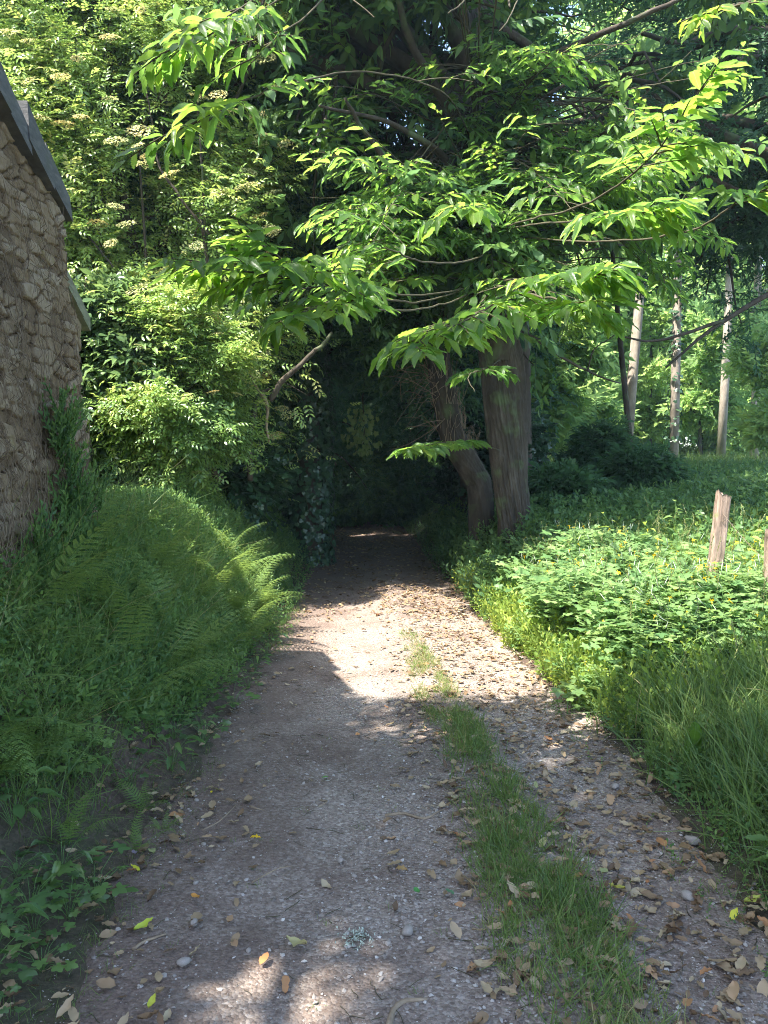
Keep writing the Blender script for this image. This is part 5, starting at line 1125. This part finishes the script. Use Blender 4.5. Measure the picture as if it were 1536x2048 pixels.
tag(m.build('gravel', M['pebble'], smooth=False), 'fine pale gravel spread over the track', 'gravel', kind='stuff')
RK = [one_mesh((t[0], t[1], t[2]+.5, t[3]), 'stone', M['pebble']) for t in [rock(s) for s in range(6)]]
k = 0
while k < 110:
    y = 1.9 + 4.5*r6.random()**1.6; x = r6.uniform(-1.05, 1.5)
    if SR(np.array([x]),np.array([y]))[0] > 0 or SL(np.array([x]),np.array([y]))[0] > -.02: continue
    s = .005 + .010*r6.random()**3; o = put('small_stone', RK[k % 6], (x, y, hz(x,y)+.006+s*.15), (0,0,r6.random()*6), s); left = x < medc(y)
    tag(o, 'small grey stone on the ' + ('left' if left else 'right') + ' wheel track', 'stone', 'loose stones on the ' + ('left' if left else 'right') + ' wheel track'); k += 1
for px, py, s, lab in [(815,1861,.030,'largest pale lump of stone beside the grass strip'),(680,1720,.018,'pale blue grey stone in the middle of the left track'),(388,1845,.02,'grey stone near the orange leaf'),(368,1923,.024,'flat bluish stone low on the left track'),(1385,1680,.035,'pale stone at the foot of the right hand grass'),(1375,1790,.03,'pale stone on the right track near the grass'),(1230,1572,.028,'light stone at the edge of the right verge')]:
    v = -(py-1024)/FPX; dz = -sin(PITCH)+v*cos(PITCH); d = CAMZ/-dz; q = at(px, py, d)
    for _ in range(6): d = (CAMZ-hz(q[0],q[1])-.02)/-dz; q = at(px, py, d)
    tag(put('small_stone', RK[px % 6], tuple(q), (0,0,px), s), lab, 'stone')
def gp(px, py, up=.01):
    v = -(py-1024)/FPX; dz = -sin(PITCH)+v*cos(PITCH); d = CAMZ/-dz; q = at(px, py, d)
    for _ in range(6): d = (CAMZ-hz(q[0],q[1])-up)/-dz; q = at(px, py, d)
    return q
for pts, r0, lab in [([(775,2060),(800,2010),(855,1998)],.011,'forked twig with a broken pale end at the bottom edge'),([(265,1900),(300,1882),(335,1870)],.006,'thin dark twig beside the yellow green leaf'),([(505,1765),(530,1750),(560,1735),(600,1728)],.004,'thin curved twig on the left track'),([(770,1632),(810,1628),(850,1636),(885,1620)],.008,'rotted strip of wood beside the grass strip'),([(500,1612),(515,1618),(530,1622)],.006,'short dark stick on the left track'),([(1045,1915),(1090,1890),(1110,1880)],.006,'twig lying in the grass strip'),([(640,1600),(655,1606),(640,1616)],.004,'hooked twig in the middle of the left track'),([(405,1660),(440,1640),(470,1610)],.004,'thin twig at the foot of the left bank'),([(1240,1950),(1290,1925),(1330,1930)],.006,'twig among the leaves on the right track')]:
    P = curve([gp(*p, .008) for p in pts], 10); P += np.cumsum(rng.normal(0,.0015,P.shape),0); m = MB(); tube(m, P, np.linspace(r0,r0*.55,10), 6); tag(m.build('twig', M['dead_wood']), lab, 'twig')
q = gp(715,1880); o = empty('lichen_tuft', tuple(q+np.array([0,0,.008]))); m = MB(); n=160; a = rng.normal(0,.025,(n,3))*[1,1,.25]; scatter(m, LQ, a, rdirs(n), rdirs(n,1.), .012, np.full(n,.5)); m.build('lobes', M['foam_lichen'], o); m = MB(); tube(m, [(-.03,0,0),(0,.004,.004),(.03,0,0)], .002, 4); m.build('stalk', M['twig'], o); tag(o, 'pale grey green tuft of lichen on the left track', 'lichen')
m = MB()
for k in range(420):
    x = rng.uniform(-1.3,1.7); y = 1.6+5*rng.random()**1.4
    if SR(np.array([x]),np.array([y]))[0] > .2: continue
    a = rng.random()*pi; L = rng.uniform(.02,.09); P = np.array([(x+cos(a)*L*t+.004*sin(t*5+k), y+sin(a)*L*t, 0) for t in np.linspace(-.5,.5,5)]); P[:,2] = H(P[:,0],P[:,1])+.01; tube(m, P, rng.uniform(.0008,.002), 3, cap=False)
tag(m.build('woody_debris', M['twig']), 'tiny twigs and stalks scattered over the track', 'twigs', kind='stuff')

# ================================================================== HAZE
def haze_box():
    m = bpy.data.materials.new('air'); m.use_nodes = True; nt = m.node_tree; nt.nodes.clear(); o = nt.nodes.new('ShaderNodeOutputMaterial')
    v = nt.nodes.new('ShaderNodeVolumePrincipled'); v.inputs['Color'].default_value = (.62,.86,.98,1); v.inputs['Density'].default_value = .0011; v.inputs['Anisotropy'].default_value = .3
    nt.links.new(v.outputs[0], o.inputs['Volume'])
    X0, X1, Y0, Y1, Z0, Z1 = -60, 80, -12, 110, -2.5, 34; mb = MB()
    box8(mb, np.array([(X0,Y0,Z0),(X1,Y0,Z0),(X1,Y1,Z0),(X0,Y1,Z0),(X0,Y0,Z1),(X1,Y0,Z1),(X1,Y1,Z1),(X0,Y1,Z1)], float))
    tag(mb.build('haze', m, smooth=False), kind='stuff')
haze_box()
